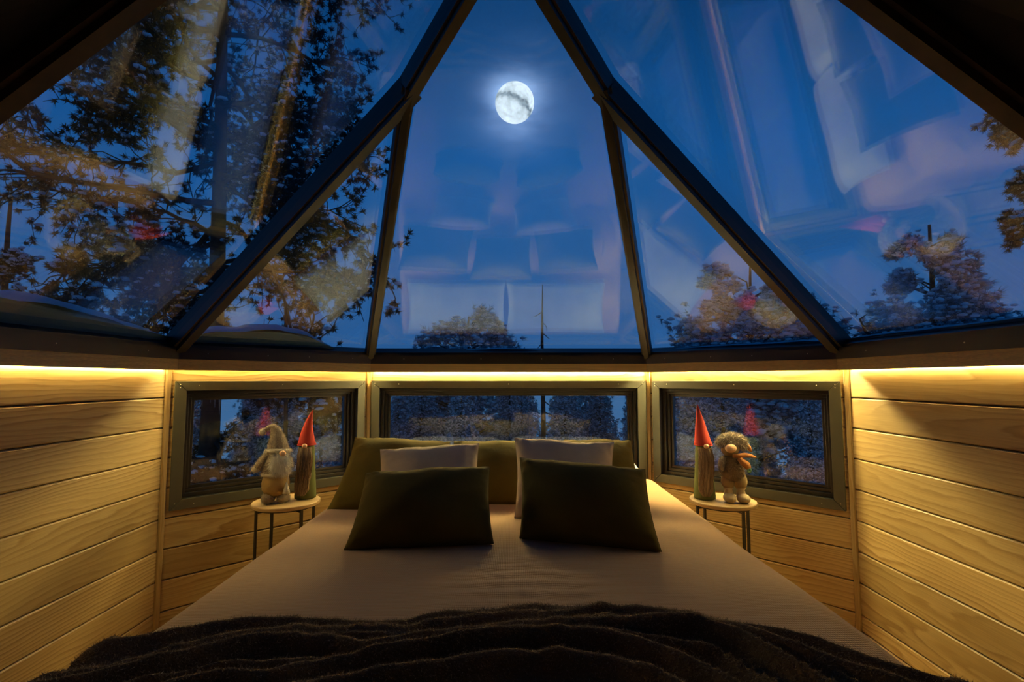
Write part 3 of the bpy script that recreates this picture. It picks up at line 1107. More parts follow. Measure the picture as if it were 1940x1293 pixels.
sleeping_pillow(-0.378, 'white sleeping pillow lying at the bed head behind the left olive cushion', 1)
sleeping_pillow(0.332, 'white sleeping pillow lying at the bed head behind the right olive cushion', 5)

# ------------------------------------------------------------------ side tables
TZ = 0.515


def side_table(x, y, rot, label):
    t_ = empty('side_table', (x, y, 0), 0)
    tag(t_, label, 'table', 'round bedside tables')
    MB().lathe([(0.150, TZ - 0.018), (0.153, TZ - 0.016), (0.154, TZ - 0.004), (0.152, TZ)], 48).build('tabletop', M['table_wood'], t_, smooth=False, bevel=0.001)
    rg = MB()
    n = 40
    rg.tube([(0.132 * math.cos(2 * PI * k / n), 0.132 * math.sin(2 * PI * k / n), TZ - 0.0225) for k in range(n + 1)], 0.0042, 6, cap=False)
    rg.build('rim_frame', M['black_metal'], t_, smooth=True)
    for k in range(4):
        th = rot + k * PI / 2
        c, s = math.cos(th), math.sin(th)
        lg = MB()
        m4 = Matrix.Translation((c * 0.142, s * 0.142, 0)) @ Matrix.Rotation(th, 4, 'Z')
        lg.box((-0.0045, -0.0065, 0.0), (0.0045, 0.0065, TZ - 0.019), m4)
        lo = lg.build('leg', M['black_metal'], t_)
        MB().box((-0.045, -0.0065, TZ - 0.034), (-0.0047, 0.0065, TZ - 0.0275), m4).build('bracket', M['black_metal'], lo)
    return t_


TLX, TLY = -1.068, 2.471
TRX, TRY = 1.045, 2.492
side_table(TLX, TLY, math.radians(231), 'small round wooden table with black legs left of the bed')
side_table(TRX, TRY, math.radians(195), 'small round wooden table with black legs right of the bed')


# ------------------------------------------------------------------ gnomes
def strands(rng, n, origin_fn, path_fn, width, segs=4):
    """ribbons of hair: origin_fn() -> point, path_fn(p, t) -> point"""
    vv, tt = [], []
    for _ in range(n):
        o = origin_fn()
        k = len(vv)
        side = Vector((rng.normal(), rng.normal() * 0.4, rng.normal() * 0.2)).normalized()
        ph = rng.random() * 6.28
        for i in range(segs + 1):
            t_ = i / segs
            p = path_fn(o, t_, ph)
            wd = width * (1 - 0.8 * t_)
            vv.append(p - side * wd)
            vv.append(p + side * wd)
        for i in range(segs):
            a = k + 2 * i
            tt.append((a, a + 1, a + 3))
            tt.append((a, a + 3, a + 2))
    return tri_mesh('hair', np.array([tuple(v) for v in vv]), np.array(tt))


def cone_gnome(loc, rotz, label, tip, mid, hat_h, seed):
    rng = np.random.default_rng(seed)
    g = empty('gnome', loc, rotz)
    tag(g, label, 'gnome', 'gnome figures on the bedside tables')
    body = MB().lathe([(0.045, 0.0), (0.050, 0.003), (0.051, 0.012), (0.048, 0.06), (0.044, 0.12), (0.040, 0.18), (0.037, 0.24), (0.033, 0.272), (0.015, 0.285)], 28)
    body.build('body', M['green_felt'], g, smooth=True)
    # hat: rings that follow a bent axis
    hat = MB()
    n, rings = 24, 12
    vs_, fs = [], []
    for i in range(rings + 1):
        t_ = i / rings
        z = 0.258 + hat_h * t_
        off = Vector((mid * math.sin(PI * t_) + tip * t_ * t_, 0.0, 0))
        r = 0.0415 * (1 - t_) ** 0.92 + 0.0016
        if i == 0:
            r += 0.0015
        for k in range(n):
            th = 2 * PI * k / n
            wr = 1 + 0.06 * math.sin(3 * th + 5 * t_) * t_
            vs_.append(Vector((r * wr * math.cos(th), r * wr * math.sin(th), z)) + off)
    for i in range(rings):
        for k in range(n):
            k2 = (k + 1) % n
            fs.append((i * n + k, i * n + k2, (i + 1) * n + k2, (i + 1) * n + k))
    fs.append(tuple(range(n - 1, -1, -1)))
    fs.append(tuple(range(rings * n, rings * n + n)))
    ho = hat.add(vs_, fs).build('hat', M['red_felt'], g, smooth=True)
    MB().tube([(0.0432 * math.cos(2 * PI * k / 30), 0.0432 * math.sin(2 * PI * k / 30), 0.260) for k in range(31)], 0.0022, 5, cap=False).build('brim', M['red_felt'], ho, smooth=True)
    MB().ball((0.004, -0.046, 0.258), (0.0125, 0.011, 0.011), 16, 11).build('nose', M['skin'], g, smooth=True)
    # beard: a flowing tongue of hair from nose to hem
    bd = MB()
    def bpt(u, v):
        a = u * 2 - 1
        z = 0.250 - 0.228 * v
        rr = 0.036 + 0.014 * v
        wdt = (0.98 - 0.30 * v) * (1.0 if v < 0.9 else 1 - (v - 0.9) * 5.0)
        ang = a * wdt
        bulge = 0.0015 + 0.010 * (1 - a * a) ** 0.7 * min(1, v * 6)
        r = rr + bulge
        r += 0.0018 * mnoise.noise(Vector((a * 9, v * 3, seed)))
        return (r * math.sin(ang) + 0.004 * math.sin(v * 5), -r * math.cos(ang), z)
    vs_, fs = grid_mesh(20, 24, bpt)
    bd.add(vs_, fs)
    bo = bd.build('beard', M['beard_brown'], g, smooth=True)

    def org():
        a = rng.uniform(-0.95, 0.95)
        return (a, abs(rng.normal()) * 0.5)

    def pth(o, t_, ph):
        v = min(1.0, o[1] * 0.9 + t_ * (0.45 + 0.2 * math.sin(ph)))
        p = Vector(bpt((o[0] * (1 - 0.1 * v) + 1) / 2, v))
        c = Vector((p.x, p.y, 0)).normalized()
        return p + c * (0.0015 + 0.004 * math.sin(PI * t_)) + Vector((0.003 * math.sin(ph + 4 * t_), 0, 0))
    hair = link('hair', strands(rng, 420, org, pth, 0.0011, 5), M['beard_brown'], bo)
    hair['kind'] = 'stuff'
    return g


cone_gnome((-1.002, 2.530, TZ), math.radians(4), 'tall green felt gnome with long brown beard and upright red hat on the left table', 0.024, -0.004, 0.172, 11)
cone_gnome((0.968, 2.518, TZ), math.radians(-8), 'tall green felt gnome with long brown beard and crooked red hat on the right table', -0.022, -0.006, 0.200, 12)


def fuzz_part(parent, mbs, n, length, width, material, rng, **kw):
    o = link('fur', blades(mbs, n, length, width, rng, **kw), material, parent)
    o['kind'] = 'stuff'
    return o


# plush gnome with bobble hat (left table)
rng = np.random.default_rng(21)
g1 = empty('gnome', (-1.106, 2.435, TZ), math.radians(12))
tag(g1, 'plush gnome with white beard, bobble hat and tan trousers on the left table', 'gnome', 'gnome figures on the bedside tables')
for sx, fx, fy, rr in ((-1, -0.026, -0.018, (0.031, 0.042, 0.027)), (1, 0.036, -0.006, (0.029, 0.040, 0.024))):
    f_ = MB().ball((fx, fy, rr[2] - 0.001), rr, 16, 10)
    f_.v = [(x, y, max(0.0, z)) for x, y, z in f_.v]
    fo = f_.build('shoe', M['knit'], g1, smooth=True)
    fuzz_part(fo, [f_], 900, 0.008, 0.0011, M['fuzz_grey'], rng)
tb = MB().lathe([(0.020, 0.030), (0.046, 0.040), (0.060, 0.065), (0.062, 0.095), (0.056, 0.125), (0.045, 0.145)], 22)
tbo = tb.build('trousers', M['tan'], g1, smooth=True)
fuzz_part(tbo, [tb], 900, 0.005, 0.0009, M['fuzz_brown'], rng)
cb = MB().lathe([(0.052, 0.128), (0.061, 0.136), (0.060, 0.150), (0.054, 0.175), (0.046, 0.205), (0.038, 0.235), (0.026, 0.25)], 22)
cbo = cb.build('coat', M['knit'], g1, smooth=True)
fuzz_part(cbo, [cb], 2600, 0.010, 0.0012, M['fuzz_hat'], rng)
hm = MB().tube([(0.060 * math.cos(2 * PI * k / 24), 0.060 * math.sin(2 * PI * k / 24), 0.137) for k in range(25)], 0.007, 7, cap=False)
hmo = hm.build('coat_trim', M['cream'], g1, smooth=True)
fuzz_part(hmo, [hm], 1600, 0.010, 0.001, M['fuzz_cream'], rng)
ar = MB().tube([(-0.038, -0.012, 0.222), (-0.058, -0.016, 0.198), (-0.074, -0.020, 0.172), (-0.080, -0.022, 0.164)], [0.018, 0.019, 0.018, 0.016], 10)
aro = ar.build('arm', M['knit'], g1, smooth=True)
fuzz_part(aro, [ar], 1300, 0.009, 0.0011, M['fuzz_hat'], rng)
hd = MB().ball((-0.085, -0.024, 0.163), 0.0155, 12, 8)
hdo = hd.build('mitten', M['cream'], g1, smooth=True)
fuzz_part(hdo, [hd], 500, 0.007, 0.001, M['fuzz_cream'], rng)
ar2 = MB().tube([(0.040, -0.006, 0.222), (0.058, -0.014, 0.195), (0.066, -0.022, 0.165)], [0.017, 0.018, 0.015], 10)
ar2o = ar2.build('arm', M['knit'], g1, smooth=True)
fuzz_part(ar2o, [ar2], 500, 0.007, 0.001, M['fuzz_grey'], rng)
# head, beard, nose
hb = MB().ball((0.010, -0.010, 0.235), (0.044, 0.042, 0.036), 16, 10)
hb.build('head', M['cream'], g1, smooth=True)
bd = MB().ball((0.026, -0.046, 0.192), (0.040, 0.026, 0.050), 16, 12)
bdo = bd.build('beard', M['beard_white'], g1, smooth=True)
fuzz_part(bdo, [bd], 3600, 0.026, 0.0013, M['beard_white'], rng, droop=0.9, jitter=0.5)
nb = MB().ball((0.040, -0.066, 0.238), (0.0155, 0.012, 0.013), 16, 10)
nb.build('nose', M['skin'], g1, smooth=True)
# hat: knitted, leaning, bent to the left with a bobble
hp = [(0.008, -0.008, 0.238), (0.006, -0.006, 0.262), (0.002, -0.004, 0.290), (-0.003, -0.002, 0.318), (-0.010, -0.001, 0.340), (-0.022, -0.001, 0.354), (-0.036, -0.003, 0.353), (-0.048, -0.006, 0.345), (-0.056, -0.008, 0.338)]
ht = MB().tube(hp, [0.050, 0.046, 0.038, 0.030, 0.024, 0.018, 0.013, 0.010, 0.008], 18)
hto = ht.build('hat', M['knit'], g1, smooth=True)
fuzz_part(hto, [ht], 4200, 0.006, 0.0011, M['fuzz_hat'], rng)
br = MB().tube([(0.008 + 0.051 * math.cos(2 * PI * k / 24), -0.008 + 0.050 * math.sin(2 * PI * k / 24), 0.243 - 0.006 * math.sin(2 * PI * k / 24)) for k in range(25)], 0.009, 7, cap=False)
bro = br.build('hat_trim', M['cream'], hto, smooth=True)
bro.parent = g1
fuzz_part(bro, [br], 1500, 0.009, 0.0011, M['fuzz_cream'], rng)
pm = MB().ball((-0.064, -0.010, 0.334), 0.0150, 12, 8)
pmo = pm.build('bobble', M['cream'], g1, smooth=True)
fuzz_part(pmo, [pm], 700, 0.006, 0.001, M['fuzz_cream'], rng)
# tassel held at the right
ts = MB().tube([(0.062, -0.036, 0.150), (0.061, -0.044, 0.120), (0.060, -0.046, 0.098)], [0.0025, 0.0025, 0.003], 6)
tso = ts.build('tassel', M['cream'], g1, smooth=True)
tk = MB().lathe([(0.017, 0.050), (0.013, 0.066), (0.007, 0.088), (0.004, 0.100)], 14, Matrix.Translation((0.058, -0.046, 0.0)))
tk.build('tassel_skirt', M['cream'], tso, smooth=True)

# plush gnome with floppy fur hat (right table)
rng = np.random.default_rng(31)
g4 = empty('gnome', (1.080, 2.452, TZ), math.radians(4))
tag(g4, 'plush gnome with big peach nose, floppy fur hat and boots on the right table', 'gnome', 'gnome figures on the bedside tables')
for bx, by in ((-0.026, -0.006), (0.032, -0.022)):
    bt = MB().ball((bx, by - 0.012, 0.022), (0.029, 0.038, 0.023), 16, 10)
    bt.v = [(x, y, max(0.0, z)) for x, y, z in bt.v]
    bt.lathe([(0.021, 0.026), (0.020, 0.045), (0.017, 0.058), (0.022, 0.064), (0.018, 0.070)], 14, Matrix.Translation((bx * 0.9, by + 0.004, 0)))
    bt.build('boot', M['suede'], g4, smooth=True)
    lg = MB().lathe([(0.016, 0.062), (0.026, 0.074), (0.032, 0.092), (0.030, 0.112), (0.024, 0.130)], 16, Matrix.Translation((bx * 0.9, by + 0.006, 0)))
    lg.build('breeches_leg', M['breeches'], g4, smooth=True)
bb = MB().lathe([(0.030, 0.098), (0.046, 0.112), (0.053, 0.135), (0.052, 0.165), (0.045, 0.195), (0.034, 0.218), (0.02, 0.228)], 22)
bbo = bb.build('body', M['brown_plush'], g4, smooth=True)
fuzz_part(bbo, [bb], 2600, 0.012, 0.0013, M['fuzz_brown'], rng, droop=0.3)
hh_ = MB().ball((-0.012, -0.008, 0.248), (0.042, 0.040, 0.036), 16, 10)
hh_.build('head', M['brown_plush'], g4, smooth=True)
MB().ball((-0.030, -0.050, 0.258), (0.0270, 0.019, 0.0205), 18, 12).build('nose', M['skin'], g4, smooth=True)
hat = MB().tube([(-0.072, 0.000, 0.270), (-0.060, -0.006, 0.280), (-0.035, -0.012, 0.288), (0.0, -0.012, 0.292), (0.030, -0.012, 0.286), (0.052, -0.014, 0.272), (0.068, -0.016, 0.256), (0.078, -0.018, 0.248)],
               [0.010, 0.022, 0.030, 0.033, 0.031, 0.025, 0.017, 0.007], 16)
hato = hat.build('hat', M['knit'], g4, smooth=True)
fuzz_part(hato, [hat], 4200, 0.013, 0.0013, M['fuzz_hat'], rng, droop=0.35,
          keep=lambda c, n: c[:, 0] < 0.062)
tipm = MB().tube([(0.056, -0.020, 0.268), (0.072, -0.022, 0.256), (0.086, -0.024, 0.238)], [0.015, 0.014, 0.004], 10)
tipm.build('hat_tip', M['rust'], hato, smooth=True)
for kk, pth in enumerate(([(-0.020, -0.048, 0.222), (0.010, -0.054, 0.224), (0.040, -0.048, 0.226), (0.070, -0.044, 0.222), (0.096, -0.044, 0.214)],
                          [(0.006, -0.052, 0.214), (0.020, -0.060, 0.196), (0.040, -0.062, 0.180), (0.052, -0.060, 0.164)])):
    sc = MB()
    hw_ = [0.008, 0.0105, 0.011, 0.009, 0.003] if kk == 0 else [0.010, 0.015, 0.017, 0.010]
    vs_, fs = [], []
    for p, h in zip(pth, hw_):
        d_ = Vector((0, 0, 1)) if kk == 0 else Vector((0.7, 0, 0.7))
        p = Vector(p)
        vs_ += [p - d_ * h + Vector((0, -0.003, 0)), p + d_ * h + Vector((0, -0.003, 0)), p + d_ * h + Vector((0, 0.003, 0)), p - d_ * h + Vector((0, 0.003, 0))]
    for i in range(len(pth) - 1):
        for k in range(4):
            k2 = (k + 1) % 4
            fs.append((i * 4 + k, i * 4 + k2, i * 4 + 4 + k2, i * 4 + 4 + k))
    fs += [(3, 2, 1, 0), tuple(range(len(vs_) - 4, len(vs_)))]
    sc.add(vs_, fs).build('scarf_end', M['rust'], g4, smooth=True)
sp_ = MB()
for k in range(9):
    th = k * 0.7
    sp_.ball((0.050 + 0.008 * math.cos(th), -0.062, 0.156 + 0.007 * math.sin(th)), (0.004, 0.0025, 0.0055), 6, 4)
sp_.build('sprig', M['holly'], g4, smooth=True)
ar = MB().tube([(-0.044, -0.004, 0.208), (-0.058, -0.010, 0.180), (-0.062, -0.016, 0.150)], [0.014, 0.015, 0.012], 10)
aro = ar.build('arm', M['knit'], g4, smooth=True)
fuzz_part(aro, [ar], 600, 0.008, 0.0011, M['fuzz_grey'], rng)

# ------------------------------------------------------------------ outdoors
def ground_z(x, y):
    r = math.hypot(x, y - YC)
    z = -0.85 - 0.15 * max(0.0, r - 3.2)
    return z + 0.22 * mnoise.noise(Vector((x * 0.25, y * 0.25, 0))) + 0.05 * mnoise.noise(Vector((x * 1.1, y * 1.1, 4)))


def g_pt(u, v):
    x = -60 + 120 * u
    y = -12 + 92 * v
    return (x, y, ground_z(x, y))


vs_, fs = grid_mesh(150, 115, g_pt)
struct(MB().add(vs_, fs).build('ground', M['snow'], smooth=True))

mo = MB().ball((0, 0, 0), 8.75, 48, 32).build('moon', M['moon'], smooth=True)
mo.location = Vector((0.02, 0, 1.1)) + MOON_DIR.normalized() * 250
tag(mo, 'bright full moon with a dark cloud streak in the blue sky', 'moon')


def needles(rng, P, Dv, n_each, length, width):
    """a tuft of needles at each point P with axis Dv"""
    n = len(P) * n_each
    Pr = np.repeat(P, n_each, axis=0)
    Dr = np.repeat(Dv, n_each, axis=0)
    d = Dr * 0.55 + rng.normal(0, 0.62, (n, 3))
    d /= np.linalg.norm(d, axis=1)[:, None]
    L = length * (0.7 + 0.6 * rng.random(n))
    tip = Pr + d * L[:, None]
    s = np.cross(d, rng.normal(0, 1, (n, 3)))
    s /= np.maximum(np.linalg.norm(s, axis=1)[:, None], 1e-9)
    vv = np.empty((3 * n, 3))
    b_ = Pr + rng.normal(0, length * 0.12, (n, 3))
    vv[0::3], vv[1::3], vv[2::3] = b_ - s * width * 0.5, b_ + s * width * 0.5, tip
    return vv


ICO_V, ICO_F = None, None
bm = bmesh.new()
bmesh.ops.create_icosphere(bm, subdivisions=1, radius=1.0)
ICO_V = np.array([tuple(v.co) for v in bm.verts])
ICO_F = np.array([[v.index for v in f.verts] for f in bm.faces])
bm.free()


def lumps(rng, P, size, flat=0.62):
    """small snow lumps lying at the points P"""
    n = len(P)
    k = len(ICO_V)
    sc = size * (0.6 + 0.8 * rng.random((n, 1, 1)))
    jig = 1 + rng.normal(0, 0.16, (n, k, 1))
    vv = ICO_V[None] * sc * jig * np.array([1.15, 1.15, flat])[None, None]
    th = rng.random(n) * 6.28
    c, s = np.cos(th)[:, None], np.sin(th)[:, None]
    x, y = vv[..., 0].copy() * 1.3, vv[..., 1].copy() * 0.85
    vv[..., 0], vv[..., 1] = x * c - y * s, x * s + y * c
    vv = (vv + P[:, None, :]).reshape(-1, 3)
    ff = (ICO_F[None] + (np.arange(n) * k)[:, None, None]).reshape(-1, 3)
    return vv, ff


def crooked(rng, p0, d, length, n=6, wob=0.25, droop=0.0):
    pts = [Vector(p0)]
    d = Vector(d).normalized()
    for i in range(n):
        d = (d + Vector(rng.normal(0, wob, 3)) + Vector((0, 0, -droop))).normalized()
        pts.append(pts[-1] + d * (length / n))
    return pts


def finish_tree(root, wood, tufts, dirs, rng, n_each, nl, nw, needle_mat, snow_pts, snow_size):
    wood.build('trunk', M['bark'], root, smooth=True)
    if len(tufts):
        vv = needles(rng, np.array(tufts), np.array(dirs), n_each, nl, nw)
        o = link('foliage', tri_mesh('foliage', vv, np.arange(len(vv)).reshape(-1, 3)), needle_mat, root)
        o['kind'] = 'stuff'
    if len(snow_pts):
        vv, ff = lumps(rng, np.array(snow_pts), snow_size)
        o = link('snow', tri_mesh('snow', vv, ff), M['snow'], root, smooth=True)
        o['kind'] = 'stuff'


EYE = Vector((0.02, 0.0, 1.10))


def farther(root, k):
    """stand a tree k times as far down the slope, k times as large"""
    root.location = EYE + (Vector(root.location) - EYE) * k
    root.scale = (k, k, k)
    return root


def tall_pine(loc, height, lean, label, seed, branches, trunk_r=0.09, n_each=30, nl=0.066, snow=0.30):
    """open-branched pine with crooked limbs that carry clumps of needles"""
    rng = np.random.default_rng(seed)
    root = empty('pine_tree', loc)
    tag(root, label, 'tree')
    wood = MB()
    tp = [Vector((lean[0] * t_ * height, lean[1] * t_ * height, t_ * height)) + Vector((0.05 * math.sin(5 * t_), 0.04 * math.cos(4 * t_), 0)) for t_ in np.linspace(0, 1, 12)]
    wood.tube(tp, [trunk_r * (1.25 - 1.0 * t_) for t_ in np.linspace(0, 1, 12)], 9)
    tufts, dirs, snows = [], [], []
    for (hz, az, ln, rise) in branches:
        t_ = hz / height
        i = min(10, int(t_ * 11))
        base = tp[i].lerp(tp[i + 1], t_ * 11 - i)
        d = Vector((math.cos(az), math.sin(az), rise))
        main = crooked(rng, base, d, ln, 8, 0.27, 0.03)
        wood.tube(main, [0.030 * (1 - 0.8 * k / 8) * (ln / 2) ** 0.5 + 0.004 for k in range(9)], 5, cap=False)
        for k in range(2, 9):
            for _ in range(5 if k > 3 else 2):
                sd = (main[k] - main[k - 1]).normalized() * 0.7 + Vector(rng.normal(0, 0.75, 3))
                sub = crooked(rng, main[k], sd, ln * 0.30 * (0.5 + rng.random()), 4, 0.38, 0.04)
                wood.tube(sub, [0.010, 0.008, 0.007, 0.006, 0.004], 4, cap=False)
                for q in (2, 3, 4):
                    if rng.random() < 0.80:
                        for _r in range(3):
                            p = sub[q] + Vector(rng.normal(0, 0.050, 3))
                            tufts.append(tuple(p))
                            dirs.append(tuple((sub[q] - sub[q - 1]).normalized()))
                            if rng.random() < snow:
                                snows.append(tuple(p + Vector((0, 0, 0.03))))
                    if q < 4 and rng.random() < 0.6:
                        tw = crooked(rng, sub[q], (sub[q] - sub[q - 1]).normalized() + Vector(rng.normal(0, 0.7, 3)), ln * 0.12, 3, 0.4, 0.05)
                        wood.tube(tw, [0.006, 0.005, 0.004, 0.003], 3, cap=False)
                        tufts.append(tuple(tw[-1]))
                        dirs.append(tuple((tw[-1] - tw[-2]).normalized()))
    finish_tree(root, wood, tufts, dirs, rng, n_each, nl, 0.015, M['needle'], snows, 0.034)
    return root


def snow_pine(loc, height, crown, label, seed, n=900, tuft=0.30, snow=0.75, lump=0.13, name='pine_tree', snags=()):
    """rounded pine bowed under snow: tiers of tufts with a lump of snow on most of them"""
    rng = np.random.default_rng(seed)
    root = empty(name, loc)
    tag(root, label, 'tree')
    wood = MB()
    tp = [Vector((0.12 * math.sin(3 * t_ + seed), 0.1 * math.cos(2 * t_ + seed), t_ * height)) for t_ in np.linspace(0, 1, 8)]
    wood.tube(tp, [0.11 * (1.15 - t_) + 0.01 for t_ in np.linspace(0, 1, 8)], 7)
    tufts, dirs, snows = [], [], []
    for (cx_, cy_, cz_, rx, rz) in crown:
        m_ = max(10, int(n * rx * rz / sum(c[3] * c[4] for c in crown)))
        c0 = Vector((cx_, cy_, cz_))
        nb = max(4, m_ // 26)
        for _ in range(nb):
            az = rng.random() * 2 * PI
            el = math.asin(rng.uniform(-0.55, 0.95))
            tip = c0 + Vector((rx * math.cos(az) * math.cos(el), rx * math.sin(az) * math.cos(el), rz * math.sin(el)))
            st = Vector((c0.x * 0.5, c0.y * 0.5, max(0.2, tip.z - 0.25 * rx)))
            mid = st.lerp(tip, 0.6) + Vector((0, 0, 0.12 * rx))
            wood.tube([st, mid, tip], [0.022, 0.014, 0.006], 4, cap=False)
            for _k in range(m_ // nb):
                q = mid.lerp(tip, rng.random() ** 0.7) + Vector(rng.normal(0, 0.13 * rx, 3)) * Vector((1, 1, 0.5)).length * 0.6
                tufts.append(tuple(q))
                dd = (tip - st).normalized() + Vector((0, 0, -0.25))
                dirs.append(tuple(dd))
                for _s in range(2):
                    if rng.random() < snow:
                        snows.append(tuple(q + Vector(rng.normal(0, tuft * 0.25, 3)) + Vector((0, 0, tuft * 0.16))))
    for s in snags:
        pts = [Vector(p) for p in s]
        wood.tube(pts, [0.035 - 0.022 * k / (len(pts) - 1) for k in range(len(pts))], 5, cap=False)
    finish_tree(root, wood, tufts, dirs, rng, 12, tuft * 0.75, 0.022, M['needle_frost'], snows, lump * 0.55)
    return root


# the big pine by the left side of the roof
br = []
rb = np.random.default_rng(5)
for k in range(40):
    hz = 1.6 + 8.3 * k / 40 + rb.uniform(-0.1, 0.1)
    az = rb.choice([0.0, PI, -PI / 2 - 0.2, 0.4, PI + 0.5, 2.4, 0.9]) + rb.uniform(-0.5, 0.5)
    ln = rb.uniform(1.2, 2.5) if abs(math.cos(az)) < 0.5 or math.cos(az) > 0 else rb.uniform(1.6, 3.4)
    if hz < 3.2 and math.cos(az) > 0:
        ln *= 0.7
    br.append((hz, az, ln, rb.uniform(-0.55, 0.35)))
for k in range(16):
    br.append((2.8 + 5.2 * k / 16, (PI if k % 3 else 0.0) + rb.uniform(-0.7, 0.7), rb.uniform(1.5, 3.0) if k % 3 else rb.uniform(1.1, 2.0), rb.uniform(-0.45, 0.3)))
GZ = ground_z(-3.6, 6.0)
farther(tall_pine((-3.62, 6.0, GZ), 10.0, (0.004, 0.0), 'tall dark pine with crooked branches close outside the left roof pane', 3, br, 0.10), 1.5)

# a second, farther pine low at the left edge
br = []
rb = np.random.default_rng(9)
for k in range(20):
    br.append((1.0 + 4.2 * k / 20, rb.uniform(0, 6.28), rb.uniform(0.9, 1.9) * (1.2 - 0.7 * k / 20), rb.uniform(-0.45, 0.0)))
farther(tall_pine((-8.3, 8.2, ground_z(-8.3, 8.2)), 6.2, (0.0, 0.0), 'frosted pine low at the far left behind the big dark pine', 4, br, 0.09, snow=0.8), 1.6)

# pine whose branch tips reach in at the right edge
br = []
rb = np.random.default_rng(13)
gR = ground_z(6.25, 5.4)
for k in range(11):
    zt = rb.uniform(4.0, 4.5) if k < 6 else rb.uniform(2.75, 3.1) if k < 9 else rb.uniform(4.9, 6.0)
    br.append((zt - gR, PI + rb.uniform(-0.9, 0.5), rb.uniform(0.45, 0.75), rb.uniform(-0.2, 0.1)))
farther(tall_pine((6.25, 5.4, ground_z(6.25, 5.4)), 8.5, (0, 0), 'pine at the right edge whose branch tips reach into the right roof pane', 6, br, 0.09, snow=0.5), 1.8)

# drooping thin tree in the left triangular pane
rb = np.random.default_rng(17)
tn = empty('sapling', (-2.55, 5.6, ground_z(-2.55, 5.6)))
tag(tn, 'thin forked bare sapling seen through the left triangular roof pane', 'tree')
wd = MB()
b0 = -ground_z(-2.55, 5.6)
wd.tube([(0.10, 0, 0), (0.06, 0, b0 + 1.0), (0.04, 0, b0 + 1.55), (0.02, 0, b0 + 1.95), (-0.15, 0, b0 + 2.35), (-0.42, 0, b0 + 2.7)], [0.028, 0.024, 0.02, 0.017, 0.012, 0.006], 6)
wd.tube([(0.10, 0, b0 + 0.9), (0.14, 0, b0 + 1.4), (0.04, 0, b0 + 1.9)], [0.022, 0.018, 0.014], 6)
tf, dr = [], []
for k in range(26):
    tf.append((rb.uniform(-0.1, 0.32), rb.uniform(-0.1, 0.1), b0 + rb.uniform(1.25, 1.5)))
    dr.append((0, 0, -0.5))
finish_tree(tn, wd, tf, dr, rb, 14, 0.09, 0.012, M['needle'], [], 0.05)


def gz(x, y):
    return ground_z(x, y)


# treetops beyond the panes
x, y = -1.20, 14.0
z0 = gz(x, y)
H0 = 2.85 - z0
farther(snow_pine((x, y, z0), H0, [(0, 0, H0 - 1.0, 1.45, 0.62), (0.15, 0, H0 - 0.45, 0.9, 0.5), (-0.2, 0, H0 - 2.0, 1.6, 0.9), (0, 0, H0 - 3.2, 1.6, 0.9)],
          'round snowy treetop behind the middle of the back roof pane', 41, 2200, 0.22, 0.45, 0.10), 1.9)
x, y = 0.62, 10.0
z0 = gz(x, y)
ds = empty('dead_spruce', (x, y, z0))
tag(ds, 'thin dead spruce trunk with bare stubs behind the middle window', 'tree')
wd = MB()
H0 = 3.0 - z0
wd.tube([(0, 0, 0), (0.02, 0, H0 * 0.4), (0.0, 0, H0 * 0.75), (0.015, 0, H0)], [0.06, 0.05, 0.03, 0.008], 7)
rb = np.random.default_rng(19)
for k in range(16):
    zz = H0 - 0.55 - k * 0.22
    az = rb.choice([0.2, PI - 0.2]) + rb.normal(0, 0.5)
    ln = rb.uniform(0.15, 0.5)
    wd.tube(crooked(rb, (0.01, 0, zz), (math.cos(az), math.sin(az), -0.5), ln, 4, 0.2), [0.014, 0.011, 0.008, 0.006, 0.003], 4, cap=False)
wd.build('trunk', M['bark'], ds, smooth=True)

x, y = 5.75, 12.0
z0 = gz(x, y)
H0 = 3.9 - z0
farther(snow_pine((x, y, z0), H0, [(0.1, 0, H0 - 1.75, 1.75, 0.62), (-0.75, 0, H0 - 0.75, 0.55, 0.62), (0.5, 0, H0 - 1.2, 1.0, 0.40), (0, 0, H0 - 2.9, 1.9, 0.9), (0, 0, H0 - 4.0, 1.9, 0.9)],
          'broad snow laden pine crown in the right triangular roof pane', 42, 3800, 0.20, 0.7, 0.10,
          snags=[[(-0.05, 0, H0 - 1.4), (0.02, 0, H0 - 0.8), (-0.05, 0, H0 - 0.45), (-0.35, 0, H0 - 0.30)], [(0.0, 0, H0 - 0.9), (0.6, 0, H0 - 0.55), (1.3, 0, H0 - 0.5)]]), 1.9)
x, y = 8.45, 10.0
z0 = gz(x, y)
H0 = 4.25 - z0
farther(snow_pine((x, y, z0), H0, [(-0.15, 0, H0 - 0.5, 0.55, 0.35), (0.1, 0, H0 - 1.2, 0.75, 0.42), (-0.1, 0, H0 - 2.0, 1.15, 0.55), (0.1, 0, H0 - 2.6, 1.45, 0.5), (0, 0, H0 - 3.6, 1.5, 0.8)],
          'narrow snowy pine standing apart in the right roof pane', 43, 2800, 0.18, 0.6, 0.085,
          snags=[[(-1.0, 0, H0 - 2.5), (-1.35, 0, H0 - 2.2), (-1.45, 0, H0 - 1.95), (-1.3, 0, H0 - 1.85)]]), 1.9)


